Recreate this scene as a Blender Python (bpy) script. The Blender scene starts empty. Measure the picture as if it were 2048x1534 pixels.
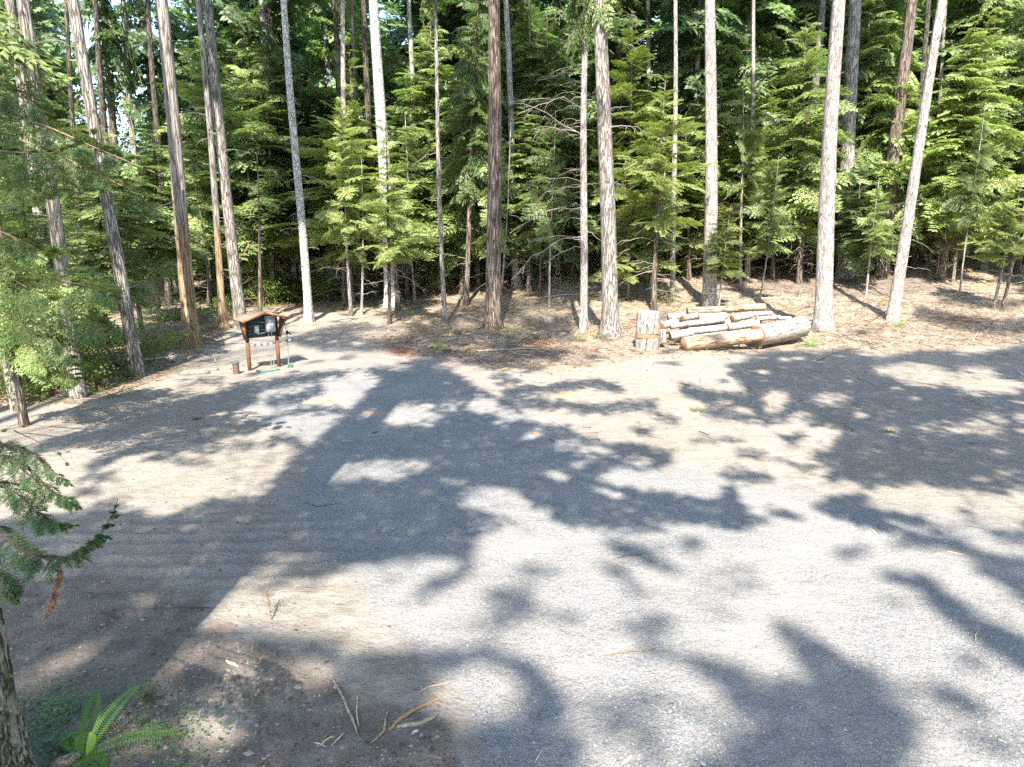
import bpy, math, random
import numpy as np
R = math.radians
random.seed(7)
RNG = np.random.default_rng(11)
scene = bpy.context.scene
# ------------------------------------------------------------------ camera, sky, sun, exposure
CAM_H = 4.2
PITCH = R(12.6)
F = 1373.0                       # focal length in photo pixels (2048 wide)
cam_d = bpy.data.cameras.new('camera'); cam = bpy.data.objects.new('camera', cam_d)
scene.collection.objects.link(cam); scene.camera = cam
cam.location = (0, 0, CAM_H); cam.rotation_euler = (R(90) - PITCH, 0, 0)
cam_d.sensor_width = 36.0; cam_d.lens = F / 2048 * 36.0
cam_d.clip_start = 0.05; cam_d.clip_end = 2000
SUN_EL = R(49); SUN_AZ = R(3.2)   # shadows run away from the camera, turned this much towards +X
world = bpy.data.worlds.new('World'); scene.world = world; world.use_nodes = True
nt = world.node_tree; nt.nodes.clear()
sky = nt.nodes.new('ShaderNodeTexSky'); sky.sky_type = 'NISHITA'; sky.sun_disc = False
sky.sun_elevation = SUN_EL; sky.sun_rotation = R(180) + SUN_AZ
sky.air_density = 1.0; sky.dust_density = 0.6
bg = nt.nodes.new('ShaderNodeBackground'); bg.inputs[1].default_value = 0.15
wo = nt.nodes.new('ShaderNodeOutputWorld')
nt.links.new(sky.outputs[0], bg.inputs[0]); nt.links.new(bg.outputs[0], wo.inputs[0])
sun_d = bpy.data.lights.new('sun', 'SUN'); sun_d.energy = 4.1; sun_d.angle = R(0.53); sun_d.color = (1.0, 0.94, 0.85)
sun = bpy.data.objects.new('sun', sun_d); scene.collection.objects.link(sun)
sun.location = (-2, -30, 40)
# direction the light travels
SD = np.array([math.sin(SUN_AZ) * math.cos(SUN_EL), math.cos(SUN_AZ) * math.cos(SUN_EL), -math.sin(SUN_EL)])
from mathutils import Vector, Matrix, Quaternion
sun.rotation_euler = Vector(SD).to_track_quat('-Z', 'Y').to_euler()
scene.view_settings.view_transform = 'Standard'; scene.view_settings.look = 'None'
scene.view_settings.exposure = 2.08; scene.view_settings.gamma = 1.0
scene.view_settings.use_curve_mapping = False
cy = scene.cycles
cy.max_bounces = 6; cy.diffuse_bounces = 3; cy.glossy_bounces = 1; cy.transmission_bounces = 3
cy.transparent_max_bounces = 4; cy.use_denoising = False; cy.caustics_reflective = False; cy.caustics_refractive = False
cy.sample_clamp_indirect = 4.0

# ------------------------------------------------------------------ projection helpers
CP, SP = math.cos(PITCH), math.sin(PITCH)
def ray(u, v):
    a = (u - 1024.0) / F; b = -(v - 767.0) / F
    return np.array([a, CP + b * SP, -SP + b * CP])
def at(u, v, Y):
    d = ray(u, v); return np.array([0, 0, CAM_H]) + d * (Y / d[1])
def project(x, y, z):
    dz = z - CAM_H
    fwd = y * CP - dz * SP; up = y * SP + dz * CP
    fwd = np.where(fwd < 0.05, 0.05, fwd)
    return 1024 + F * x / fwd, 767 - F * up / fwd
def sstep(a, b, t):
    t = np.clip((t - a) / (b - a), 0, 1); return t * t * (3 - 2 * t)
def lownoise(x, y, s=1.0, k=0):
    return (np.sin(x * s * 1.7 + y * s * 0.9 + 1.3 + k) + np.sin(x * s * -0.8 + y * s * 2.1 + 4.1 + k) * .8
            + np.sin(x * s * 3.1 + y * s * -2.6 + 2.2 + k) * .5 + np.sin(x * s * 4.7 + y * s * 5.3 + k) * .35) / 2.65
def gauss(x, y, cx, cy_, sx, sy):
    return np.exp(-((x - cx) / sx) ** 2 - ((y - cy_) / sy) ** 2)
def height(x, y):
    x = np.asarray(x, float); y = np.asarray(y, float)
    rise = sstep(-16, 3, x) * (sstep(29, 56, y) * 2.75 + np.clip(y - 56, 0, None) * 0.02)
    forest = sstep(21.5, 27, y + 0.25 * np.clip(-x, 0, 30) * 1.0)
    z = rise + forest * (0.10 * lownoise(x, y, .6) + 0.05 * lownoise(x, y, 1.9, 2))
    z = z + 0.50 * gauss(x, y, 8.6, 28.2, 3.6, 1.9) + 0.22 * gauss(x, y, -2.0, 25.2, 3.8, 1.6)
    z = z + 0.35 * gauss(x, y, -11.0, 25.5, 1.8, 1.6) + 0.12 * gauss(x, y, 4.1, 27.6, 1.3, 1.3)
    z = z + 0.012 * lownoise(x, y, 2.3, 5) * (1 - forest) + 0.03 * lownoise(x, y, .35, 1) * (1 - forest)
    tr = np.exp(-((y - 8.6 - 0.05 * x) / 1.1) ** 2) * sstep(-1.2, -3.2, x) * .032 * (np.sin(y * 19 + 2.0 * np.sin(x * .8)) + .5 * np.sin(x * 9 + y * 5))
    return z + tr
def ground(u, v, dz=0.0):
    d = ray(u, v); t = 2.0; p = np.array([0, 0, CAM_H])
    for _ in range(4000):
        q = p + d * t
        if q[2] <= height(q[0], q[1]) + dz: break
        t += 0.04 if t < 60 else .2
        if t > 400: break
    lo, hi = t - .2, t
    for _ in range(20):
        m = (lo + hi) / 2; q = p + d * m
        if q[2] <= height(q[0], q[1]) + dz: hi = m
        else: lo = m
    return p + d * hi

# ------------------------------------------------------------------ mesh accumulation
class MB:
    def __init__(s): s.v = []; s.q = []; s.m = []; s.n = 0
    def add(s, verts, quads, mat=0):
        verts = np.asarray(verts, float).reshape(-1, 3); quads = np.asarray(quads, int).reshape(-1, 4)
        s.v.append(verts); s.q.append(quads + s.n); s.m.append(np.full(len(quads), mat, int)); s.n += len(verts)
    def quads4(s, arr, mat=0):         # arr (N,4,3)
        if len(arr): s.add(arr.reshape(-1, 3), np.arange(len(arr) * 4).reshape(-1, 4), mat)
    def build(s, name, mats, parent=None, smooth=False, loc=None):
        v = np.concatenate(s.v) if s.v else np.zeros((0, 3)); q = np.concatenate(s.q) if s.q else np.zeros((0, 4), int)
        mi = np.concatenate(s.m) if s.m else np.zeros(0, int)
        me = bpy.data.meshes.new(name)
        tri = q[:, 3] == q[:, 2]
        nl = np.where(tri, 3, 4)
        start = np.concatenate([[0], np.cumsum(nl)[:-1]]) if len(q) else np.zeros(0, int)
        mask = np.ones(q.shape, bool); mask[tri, 3] = False
        loops = q[mask]
        me.vertices.add(len(v)); me.vertices.foreach_set('co', v.astype(np.float32).ravel())
        me.loops.add(len(loops)); me.loops.foreach_set('vertex_index', loops.astype(np.int32))
        me.polygons.add(len(q)); me.polygons.foreach_set('loop_start', start.astype(np.int32))
        me.polygons.foreach_set('material_index', mi.astype(np.int32))
        if smooth: me.polygons.foreach_set('use_smooth', np.ones(len(q), bool))
        me.update(calc_edges=True)
        for m in (mats if isinstance(mats, (list, tuple)) else [mats]): me.materials.append(m)
        return link(name, me, parent, loc)
def link(name, data, parent=None, loc=None):
    o = bpy.data.objects.new(name, data); scene.collection.objects.link(o)
    if parent is not None: o.parent = parent
    if loc is not None: o.location = loc
    return o
def tag(o, label=None, cat=None, group=None, kind=None):
    if label: o['label'] = label
    if cat: o['category'] = cat
    if group: o['group'] = group
    if kind: o['kind'] = kind
    return o
def root(name, loc, label, cat, group=None):
    o = bpy.data.objects.new(name, None); scene.collection.objects.link(o); o.location = [float(c) for c in loc]
    o.empty_display_size = .3
    return tag(o, label, cat, group)
def frame_of(d):
    d = d / np.linalg.norm(d); a = np.array([0, 0, 1.0]) if abs(d[2]) < .9 else np.array([1.0, 0, 0])
    x = np.cross(a, d); x /= np.linalg.norm(x); return x, np.cross(d, x), d
def tube(mb, pts, rad, sides=8, mat=0, cap=False, jit=None):
    pts = np.asarray(pts, float); n = len(pts); rad = np.broadcast_to(np.asarray(rad, float), (n,))
    ang = np.arange(sides) * 2 * math.pi / sides
    x, y, _ = frame_of(pts[-1] - pts[0] + 1e-9)
    ring = np.cos(ang)[:, None] * x + np.sin(ang)[:, None] * y
    rr = rad[:, None] * (jit if jit is not None else np.ones((n, sides)))
    v = pts[:, None, :] + ring[None] * rr[..., None]
    i = np.arange(n - 1)[:, None] * sides; j = np.arange(sides)[None]; j2 = (j + 1) % sides
    q = np.stack([i + j, i + j2, i + sides + j2, i + sides + j], -1).reshape(-1, 4)
    mb.add(v.reshape(-1, 3), q, mat)
    if cap:
        for k, mcap in ((0, mat), (n - 1, mat if cap is True else cap)):
            c = pts[k]; vv = np.vstack([v[k], c[None]])
            jj = np.arange(sides); f = np.stack([jj, (jj + 1) % sides, np.full(sides, sides), np.full(sides, sides)], -1)
            if k == 0: f = f[:, [1, 0, 2, 3]]
            mb.add(vv, f, mcap)
def box(mb, c, s, rot=0.0, mat=0, top=(1, 1)):
    x, y, z = s[0] / 2, s[1] / 2, s[2] / 2
    v = np.array([[-x, -y, -z], [x, -y, -z], [x, y, -z], [-x, y, -z], [-x * top[0], -y * top[1], z], [x * top[0], -y * top[1], z], [x * top[0], y * top[1], z], [-x * top[0], y * top[1], z]], float)
    cr, sr = math.cos(rot), math.sin(rot)
    v = np.stack([v[:, 0] * cr - v[:, 1] * sr, v[:, 0] * sr + v[:, 1] * cr, v[:, 2]], 1) + np.array(c)
    mb.add(v, [[0, 3, 2, 1], [4, 5, 6, 7], [0, 1, 5, 4], [1, 2, 6, 5], [2, 3, 7, 6], [3, 0, 4, 7]], mat)

# ------------------------------------------------------------------ materials
def newmat(name):
    m = bpy.data.materials.new(name); m.use_nodes = True; t = m.node_tree
    return m, t, t.nodes['Principled BSDF']
def N(t, typ, **kw):
    n = t.nodes.new(typ)
    for k, v in kw.items():
        if k.startswith('i_'): n.inputs[k[2:].replace('_', ' ')].default_value = v
        else: setattr(n, k, v)
    return n
def ramp(t, fac, stops):
    r = t.nodes.new('ShaderNodeValToRGB'); e = r.color_ramp.elements
    while len(e) < len(stops): e.new(.5)
    for a, (p, c) in zip(e, stops): a.position = p; a.color = (*c, 1)
    t.links.new(fac, r.inputs[0]); return r.outputs[0]
def mix(t, fac, a, b, mode='MIX'):
    n = t.nodes.new('ShaderNodeMix'); n.data_type = 'RGBA'; n.blend_type = mode
    for s, val in ((n.inputs[0], fac), (n.inputs[6], a), (n.inputs[7], b)):
        if hasattr(val, 'links'): t.links.new(val, s)
        elif isinstance(val, (tuple, list)): s.default_value = (*val, 1)
        else: s.default_value = val
    return n.outputs[2]
def mathn(t, op, a, b=0.0):
    n = t.nodes.new('ShaderNodeMath'); n.operation = op
    for s, val in ((n.inputs[0], a), (n.inputs[1], b)):
        if hasattr(val, 'links'): t.links.new(val, s)
        else: s.default_value = val
    return n.outputs[0]
def mapping(t, scale, src='Object'):
    tc = t.nodes.new('ShaderNodeTexCoord'); mp = t.nodes.new('ShaderNodeMapping'); mp.inputs['Scale'].default_value = scale
    t.links.new(tc.outputs[src], mp.inputs[0]); return mp.outputs[0]
def noise(t, vec, scale, detail=4, rough=.6, dist=0):
    n = t.nodes.new('ShaderNodeTexNoise'); n.inputs['Scale'].default_value = scale; n.inputs['Detail'].default_value = detail
    n.inputs['Roughness'].default_value = rough; n.inputs['Distortion'].default_value = dist
    if vec is not None: t.links.new(vec, n.inputs[0])
    return n.outputs[0]
def bump(t, h, strength, dist, bs, prev=None):
    b = t.nodes.new('ShaderNodeBump'); b.inputs['Strength'].default_value = strength; b.inputs['Distance'].default_value = dist
    t.links.new(h, b.inputs['Height'])
    if prev is not None: t.links.new(prev, b.inputs['Normal'])
    if bs is not None: t.links.new(b.outputs[0], bs.inputs['Normal'])
    return b.outputs[0]

def bark_mat(name, fissure, plate, pale, sx=9.0, sz=1.6, moss=0.0, mosscol=(.10, .12, .03), bstr=.9):
    m, t, bs = newmat(name)
    v = mapping(t, (sx, sx, sz))
    nz = noise(t, v, .8, 5, .7)
    vo = N(t, 'ShaderNodeTexVoronoi', feature='DISTANCE_TO_EDGE'); vo.inputs['Scale'].default_value = 1.5
    va = t.nodes.new('ShaderNodeVectorMath'); va.operation = 'ADD'
    nc = t.nodes.new('ShaderNodeTexNoise'); nc.inputs['Scale'].default_value = 2.2; t.links.new(v, nc.inputs[0])
    t.links.new(v, va.inputs[0]); t.links.new(nc.outputs[1], va.inputs[1]); t.links.new(va.outputs[0], vo.inputs[0])
    f = ramp(t, vo.outputs[0], [(0.0, (0, 0, 0)), (0.06, (.30, .30, .30)), (0.17, (1, 1, 1))])
    col = mix(t, ramp(t, nz, [(.35, (0, 0, 0)), (.7, (1, 1, 1))]), plate, pale)
    big = noise(t, mapping(t, (1.2, 1.2, .35)), 1.6, 3)
    col = mix(t, ramp(t, big, [(.46, (0, 0, 0)), (.66, (.4, .4, .4))]), col, [c * .62 for c in plate])
    col = mix(t, f, fissure, col)
    if name == 'tan_cedar_bark':
        tz = t.nodes.new('ShaderNodeTexCoord'); sz_ = t.nodes.new('ShaderNodeSeparateXYZ'); t.links.new(tz.outputs['Object'], sz_.inputs[0])
        hz = mathn(t, 'ADD', mathn(t, 'MULTIPLY', sz_.outputs[2], .12), mathn(t, 'MULTIPLY', big, .8))
        col = mix(t, ramp(t, hz, [(1.0 - .02, (0, 0, 0)), (1.0, (1, 1, 1))]) if False else ramp(t, mathn(t, 'MULTIPLY', hz, .6), [(.52, (0, 0, 0)), (.62, (1, 1, 1))]), col, mix(t, f, (.06, .05, .04), (.36, .32, .28)))
    if name == 'lichen_crusted_bark':
        ln_ = noise(t, mapping(t, (9, 9, 6)), 1.6, 6, .75); col = mix(t, ramp(t, ln_, [(.50, (0, 0, 0)), (.57, (.9, .9, .9))]), col, (.40, .42, .33))
    if moss > 0:
        mn = noise(t, mapping(t, (2, 2, 1)), 3.0, 5, .7)
        tc = t.nodes.new('ShaderNodeTexCoord'); sp = t.nodes.new('ShaderNodeSeparateXYZ'); t.links.new(tc.outputs['Object'], sp.inputs[0])
        mr = ramp(t, mn, [(.62 - moss * .25, (0, 0, 0)), (.72 - moss * .25, (1, 1, 1))])
        col = mix(t, mathn(t, 'MULTIPLY', mr, .8), col, mosscol)
    fine = noise(t, mapping(t, (40, 40, 14)), 1.0, 3, .7)
    col = mix(t, .5, col, ramp(t, fine, [(.3, (.68, .68, .68)), (.7, (1.0, 1.0, 1.0))]), 'MULTIPLY')
    t.links.new(col, bs.inputs['Base Color']); bs.inputs['Roughness'].default_value = .9; bs.inputs['Specular IOR Level'].default_value = .15
    n1 = bump(t, f, bstr, .03, None)
    bump(t, fine, .4, .01, bs, n1)
    return m
BARK = {
 'fir': bark_mat('douglas_fir_bark', (.10, .083, .07), (.36, .315, .28), (.50, .455, .415), 10, .9, .15),
 'pale': bark_mat('pale_fir_bark', (.23, .19, .165), (.50, .455, .42), (.66, .615, .58), 12, 1.1, .06),
 'brown': bark_mat('brown_furrowed_bark', (.035, .025, .019), (.21, .155, .12), (.38, .32, .27), 11, .6, .15),
 'tan': bark_mat('tan_cedar_bark', (.09, .055, .03), (.34, .23, .135), (.48, .36, .23), 13, .5, .0, bstr=.5),
 'white': bark_mat('white_alder_bark', (.16, .15, .13), (.58, .56, .52), (.74, .72, .68), 6, 3.5, .2, (.22, .25, .14), bstr=.35),
 'dark': bark_mat('shade_toned_bark', (.02, .015, .012), (.12, .095, .075), (.22, .19, .16), 8, 1.0, .25),  # darker bark copy, forest shade put into the colour
 'near': bark_mat('lichen_crusted_bark', (.03, .024, .018), (.19, .155, .115), (.34, .32, .25), 6, 2.2, .5, (.12, .14, .05), bstr=1.0),
}
def simple(name, col, rough=.7, nscale=0, amt=.3, spec=.3, metal=0.0, bumps=0.0, stretch=(1, 1, 1)):
    m, t, bs = newmat(name)
    if nscale:
        n = noise(t, mapping(t, stretch), nscale, 4, .65)
        c = mix(t, ramp(t, n, [(.3, (0, 0, 0)), (.7, (1, 1, 1))]), [c * (1 - amt) for c in col], [min(1, c * (1 + amt)) for c in col])
        t.links.new(c, bs.inputs['Base Color'])
        if bumps: bump(t, n, bumps, .01, bs)
    else: bs.inputs['Base Color'].default_value = (*col, 1)
    bs.inputs['Roughness'].default_value = rough; bs.inputs['Specular IOR Level'].default_value = spec; bs.inputs['Metallic'].default_value = metal
    return m
def leaf_mat(name, c1, c2, transl=.4, tint=(1.25, 1.35, .55)):
    m, t, bs = newmat(name); out = t.nodes['Material Output']
    oi = t.nodes.new('ShaderNodeObjectInfo')
    geo = t.nodes.new('ShaderNodeNewGeometry')
    n = noise(t, geo.outputs['Position'], .9, 3, .6)
    n2 = noise(t, geo.outputs['Position'], 9.0, 2, .6)
    f = mathn(t, 'ADD', mathn(t, 'MULTIPLY', n, 1.0), mathn(t, 'MULTIPLY', mathn(t, 'SUBTRACT', oi.outputs['Random'], .5), .5))
    f = mathn(t, 'ADD', f, mathn(t, 'MULTIPLY', mathn(t, 'SUBTRACT', n2, .5), .7))
    col = mix(t, ramp(t, f, [(.32, (0, 0, 0)), (.66, (1, 1, 1))]), c1, c2)
    t.links.new(col, bs.inputs['Base Color']); bs.inputs['Roughness'].default_value = .42; bs.inputs['Specular IOR Level'].default_value = .5
    tr = t.nodes.new('ShaderNodeBsdfTranslucent'); t.links.new(mix(t, 1.0, col, tint, 'MULTIPLY'), tr.inputs[0])
    ms = t.nodes.new('ShaderNodeMixShader'); ms.inputs[0].default_value = transl
    t.links.new(bs.outputs[0], ms.inputs[1]); t.links.new(tr.outputs[0], ms.inputs[2]); t.links.new(ms.outputs[0], out.inputs[0])
    return m
LEAF = {
 'fir': leaf_mat('young_fir_needles', (.13, .19, .05), (.37, .44, .16), .42),
 'cedar': leaf_mat('cedar_sprays', (.12, .185, .065), (.37, .45, .17), .42, (1.1, 1.3, .7)),
 'hemlock': leaf_mat('hemlock_needles', (.12, .185, .065), (.38, .46, .18), .42, (1.1, 1.3, .7)),
 'dark': leaf_mat('old_conifer_needles', (.08, .135, .06), (.25, .33, .15), .42, (1.0, 1.3, .6)),
 'broad': leaf_mat('broad_leaves', (.09, .16, .03), (.24, .36, .08), .55),
 'fern': leaf_mat('fern_leaf', (.12, .25, .045), (.22, .38, .08), .45),
 'near': leaf_mat('shade_toned_sprays', (.06, .12, .05), (.14, .25, .085), .4),  # darker cedar green with shade put into the colour, clover uses it too
}
TWIG = simple('dead_twig_wood', (.33, .28, .235), .9, 30, .5)
TWIGB = simple('brown_twig_wood', (.20, .135, .085), .9, 30, .5)
LEAF['side'] = leaf_mat('side_bough_sprays', (.085, .145, .045), (.27, .36, .12), .40)
DEADLEAF = leaf_mat('rusty_dead_needles', (.17, .085, .04), (.30, .16, .08), .3, (1, .8, .5))

# ------------------------------------------------------------------ rasters in picture space, used once to find where gravel, litter and tree shade lie on the real ground
class Ras:
    def __init__(s, x0=-600, x1=2700, y0=440, y1=1700, st=6, val=0.0):
        s.x0, s.y0, s.st = x0, y0, st
        xs = np.arange(x0, x1, st); ys = np.arange(y0, y1, st); s.X, s.Y = np.meshgrid(xs, ys); s.A = np.full(s.X.shape, val)
    def poly(s, pts, val):
        inside = np.zeros(s.X.shape, bool); n = len(pts)
        for i in range(n):
            (xa, ya), (xb, yb) = pts[i], pts[(i + 1) % n]
            if ya == yb: continue
            c = ((ya > s.Y) != (yb > s.Y)) & (s.X < (xb - xa) * (s.Y - ya) / (yb - ya) + xa); inside ^= c
        s.A[inside] = val
    def ell(s, cx, cy_, rx, ry, val, ang=0):
        c, n = math.cos(ang), math.sin(ang); dx, dy = s.X - cx, s.Y - cy_
        d = ((dx * c + dy * n) / rx) ** 2 + ((-dx * n + dy * c) / ry) ** 2
        w = sstep(1.3, .7, d); s.A = s.A * (1 - w) + val * w
    def stroke(s, pts, hw, val):
        d = np.full(s.X.shape, 1e9); m = len(pts) - 1
        for i in range(m):
            (xa, ya), (xb, yb) = pts[i], pts[i + 1]
            l2 = (xb - xa) ** 2 + (yb - ya) ** 2; t = np.clip(((s.X - xa) * (xb - xa) + (s.Y - ya) * (yb - ya)) / l2, 0, 1)
            h = hw if not isinstance(hw, tuple) else hw[0] + (hw[1] - hw[0]) * (i + t) / m
            d = np.minimum(d, np.hypot(s.X - xa - t * (xb - xa), s.Y - ya - t * (yb - ya)) / h)
        w = sstep(1.3, .7, d); s.A = s.A * (1 - w) + val * w
    def blur(s, r):
        k = np.exp(-(np.arange(-3 * r, 3 * r + 1) / r) ** 2 / 2); k /= k.sum(); P = 3 * r
        A = np.pad(s.A, P, mode='edge')
        A = sum(k[i] * A[i:i + s.A.shape[0], :] for i in range(len(k)))
        s.A = sum(k[i] * A[:, i:i + s.A.shape[1]] for i in range(len(k)))
    def at(s, u, v):
        i = np.clip(((v - s.y0) / s.st).round().astype(int), 0, s.A.shape[0] - 1)
        j = np.clip(((u - s.x0) / s.st).round().astype(int), 0, s.A.shape[1] - 1)
        return s.A[i, j]
G = Ras()
G.poly([(470, 770), (640, 745), (760, 728), (860, 728), (960, 790), (1080, 830), (1200, 890), (1320, 930), (1460, 950), (1600, 985), (1760, 1020), (2700, 1120),
        (2700, 1700), (1000, 1700), (950, 1450), (880, 1340), (790, 1270), (730, 1180), (640, 1100), (400, 1060), (590, 985), (630, 900), (540, 850), (430, 815)], 1)
G.poly([(150, 1060), (600, 1000), (640, 1090), (560, 1180), (300, 1170), (100, 1130)], .35)
G.blur(6)
LT = Ras()
LT.poly([(-600, 440), (2700, 440), (2700, 720), (2048, 690), (1800, 705), (1640, 700), (1500, 705), (1300, 712), (1120, 745), (960, 735), (860, 715), (760, 700), (640, 660), (560, 630), (470, 640), (430, 700),
         (370, 740), (250, 790), (130, 810), (-600, 880)], 1)
LT.ell(700, 655, 110, 22, .25); LT.ell(470, 720, 70, 30, .15); LT.ell(640, 640, 60, 25, .2)
LT.blur(2)
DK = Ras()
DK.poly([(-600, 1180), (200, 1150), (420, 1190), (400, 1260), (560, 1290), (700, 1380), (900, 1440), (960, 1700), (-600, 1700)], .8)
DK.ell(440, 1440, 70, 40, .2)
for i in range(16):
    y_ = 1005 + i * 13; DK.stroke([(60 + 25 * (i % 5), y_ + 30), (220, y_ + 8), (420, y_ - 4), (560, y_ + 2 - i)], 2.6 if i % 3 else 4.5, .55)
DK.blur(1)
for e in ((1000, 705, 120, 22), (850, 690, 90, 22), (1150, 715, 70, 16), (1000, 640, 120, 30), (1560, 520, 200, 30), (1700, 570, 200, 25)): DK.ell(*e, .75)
RB = Ras()
for e in ((805, 705, 40, 14), (450, 1258, 46, 11), (1070, 690, 50, 14), (840, 660, 60, 6), (1920, 640, 60, 10), (1840, 700, 50, 8), (470, 1310, 30, 6), (950, 690, 60, 8), (1000, 722, 60, 6), (1150, 702, 46, 6), (1240, 708, 30, 5), (900, 730, 40, 5), (1040, 740, 40, 5), (1760, 590, 40, 6)): RB.ell(*e, .8)
RB.blur(2)
OS = Ras()
for e in ((650, 803, 52, 7), (750, 827, 30, 6), (545, 766, 20, 4), (1130, 790, 30, 7), (560, 860, 20, 5)): OS.ell(*e, .8)
OS.blur(1)

def ground_mat():
    m, t, bs = newmat('forest_clearing_ground')
    at_ = t.nodes.new('ShaderNodeAttribute'); at_.attribute_name = 'zones'
    at2 = t.nodes.new('ShaderNodeAttribute'); at2.attribute_name = 'zones_more'
    s1 = t.nodes.new('ShaderNodeSeparateColor'); t.links.new(at_.outputs['Color'], s1.inputs[0])
    s2 = t.nodes.new('ShaderNodeSeparateColor'); t.links.new(at2.outputs['Color'], s2.inputs[0])
    tc = t.nodes.new('ShaderNodeNewGeometry'); P = tc.outputs['Position']
    def mp(scale):
        n = t.nodes.new('ShaderNodeMapping'); n.inputs['Scale'].default_value = scale; t.links.new(P, n.inputs[0]); return n.outputs[0]
    n_big = noise(t, P, .55, 5, .6); n_mid = noise(t, P, 3.2, 5, .65); n_fine = noise(t, P, 26, 4, .7); n_str = noise(t, mp((1.5, 3.4, 1)), 2.0, 6, .72, 1.4)
    def edge(sock, k=.45):
        a = mathn(t, 'ADD', sock, mathn(t, 'MULTIPLY', mathn(t, 'SUBTRACT', n_mid, .5), k)); a = mathn(t, 'ADD', a, mathn(t, 'MULTIPLY', mathn(t, 'SUBTRACT', n_fine, .5), k))
        return ramp(t, a, [(.25, (0, 0, 0)), (.75, (1, 1, 1))])
    g = edge(s1.outputs[0], .5); l = edge(s1.outputs[1], .6); d = edge(s1.outputs[2], .6); rb = edge(s2.outputs[0], .7); os_ = edge(s2.outputs[1], .5)
    # bare dirt
    dirt = mix(t, ramp(t, n_big, [(.3, (0, 0, 0)), (.7, (1, 1, 1))]), (.285, .248, .21), (.36, .32, .277))
    dirt = mix(t, ramp(t, n_str, [(.42, (0, 0, 0)), (.60, (.8, .8, .8))]), mix(t, .6, dirt, (.18, .15, .12)), dirt)
    dirt = mix(t, ramp(t, n_fine, [(.30, (.75, .75, .75)), (.45, (0, 0, 0))]), dirt, (.17, .14, .115))
    # gravel: stones of several greys with dark gaps
    v1 = N(t, 'ShaderNodeTexVoronoi'); v1.inputs['Scale'].default_value = 55; t.links.new(P, v1.inputs[0])
    v2 = N(t, 'ShaderNodeTexVoronoi'); v2.inputs['Scale'].default_value = 95; t.links.new(P, v2.inputs[0])
    sc = t.nodes.new('ShaderNodeSeparateColor'); t.links.new(v1.outputs['Color'], sc.inputs[0])
    sc2 = t.nodes.new('ShaderNodeSeparateColor'); t.links.new(v2.outputs['Color'], sc2.inputs[0])
    st = ramp(t, sc.outputs[0], [(0, (.185, .181, .176)), (.5, (.243, .237, .230)), (.85, (.275, .267, .257)), (1, (.37, .358, .345))])
    st2 = ramp(t, sc2.outputs[0], [(0, (.19, .186, .180)), (.6, (.25, .243, .234)), (1, (.32, .31, .297))])
    gr = mix(t, .5, st, st2)
    gap = ramp(t, v1.outputs['Distance'], [(.45, (1, 1, 1)), (.8, (.6, .6, .6))])
    gr = mix(t, .8, gr, gap, 'MULTIPLY')
    gr = mix(t, ramp(t, n_big, [(.45, (0, 0, 0)), (.65, (.55, .55, .55))]), gr, (.32, .29, .26))
    gr = mix(t, ramp(t, noise(t, P, 1.7, 6, .75), [(.55, (0, 0, 0)), (.72, (.6, .6, .6))]), gr, (.30, .25, .205))
    # forest floor litter
    li = mix(t, ramp(t, n_mid, [(.32, (0, 0, 0)), (.66, (1, 1, 1))]), (.15, .105, .075), (.40, .325, .25))
    li = mix(t, ramp(t, n_fine, [(.35, (0, 0, 0)), (.65, (1, 1, 1))]), mix(t, .6, li, (.10, .07, .045)), li)
    li = mix(t, ramp(t, noise(t, mp((2, 9, 2)), 4, 5, .8, .5), [(.5, (0, 0, 0)), (.66, (1, 1, 1))]), li, (.47, .40, .31))
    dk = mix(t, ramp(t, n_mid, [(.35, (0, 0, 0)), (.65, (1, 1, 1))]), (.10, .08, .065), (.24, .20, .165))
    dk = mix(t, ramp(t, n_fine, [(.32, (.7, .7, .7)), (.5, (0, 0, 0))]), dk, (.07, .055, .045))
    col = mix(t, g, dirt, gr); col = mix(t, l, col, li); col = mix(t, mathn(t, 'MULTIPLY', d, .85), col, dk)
    rust = mix(t, ramp(t, n_fine, [(.4, (0, 0, 0)), (.6, (1, 1, 1))]), (.12, .035, .015), (.38, .15, .07))
    col = mix(t, mathn(t, 'MULTIPLY', rb, .85), col, rust)
    col = mix(t, mathn(t, 'MULTIPLY', os_, .6), col, (.62, .37, .15))
    t.links.new(col, bs.inputs['Base Color']); bs.inputs['Roughness'].default_value = .95; bs.inputs['Specular IOR Level'].default_value = .12
    b1 = bump(t, n_mid, .8, .09, None)
    b2 = bump(t, n_str, .35, .05, None, b1)
    b3 = bump(t, n_fine, .8, .03, None, b2)
    gh = mathn(t, 'MULTIPLY', mathn(t, 'SUBTRACT', 1.0, v1.outputs['Distance']), g)
    bump(t, gh, .3, .01, bs, b3)
    return m
GM = ground_mat()

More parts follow.
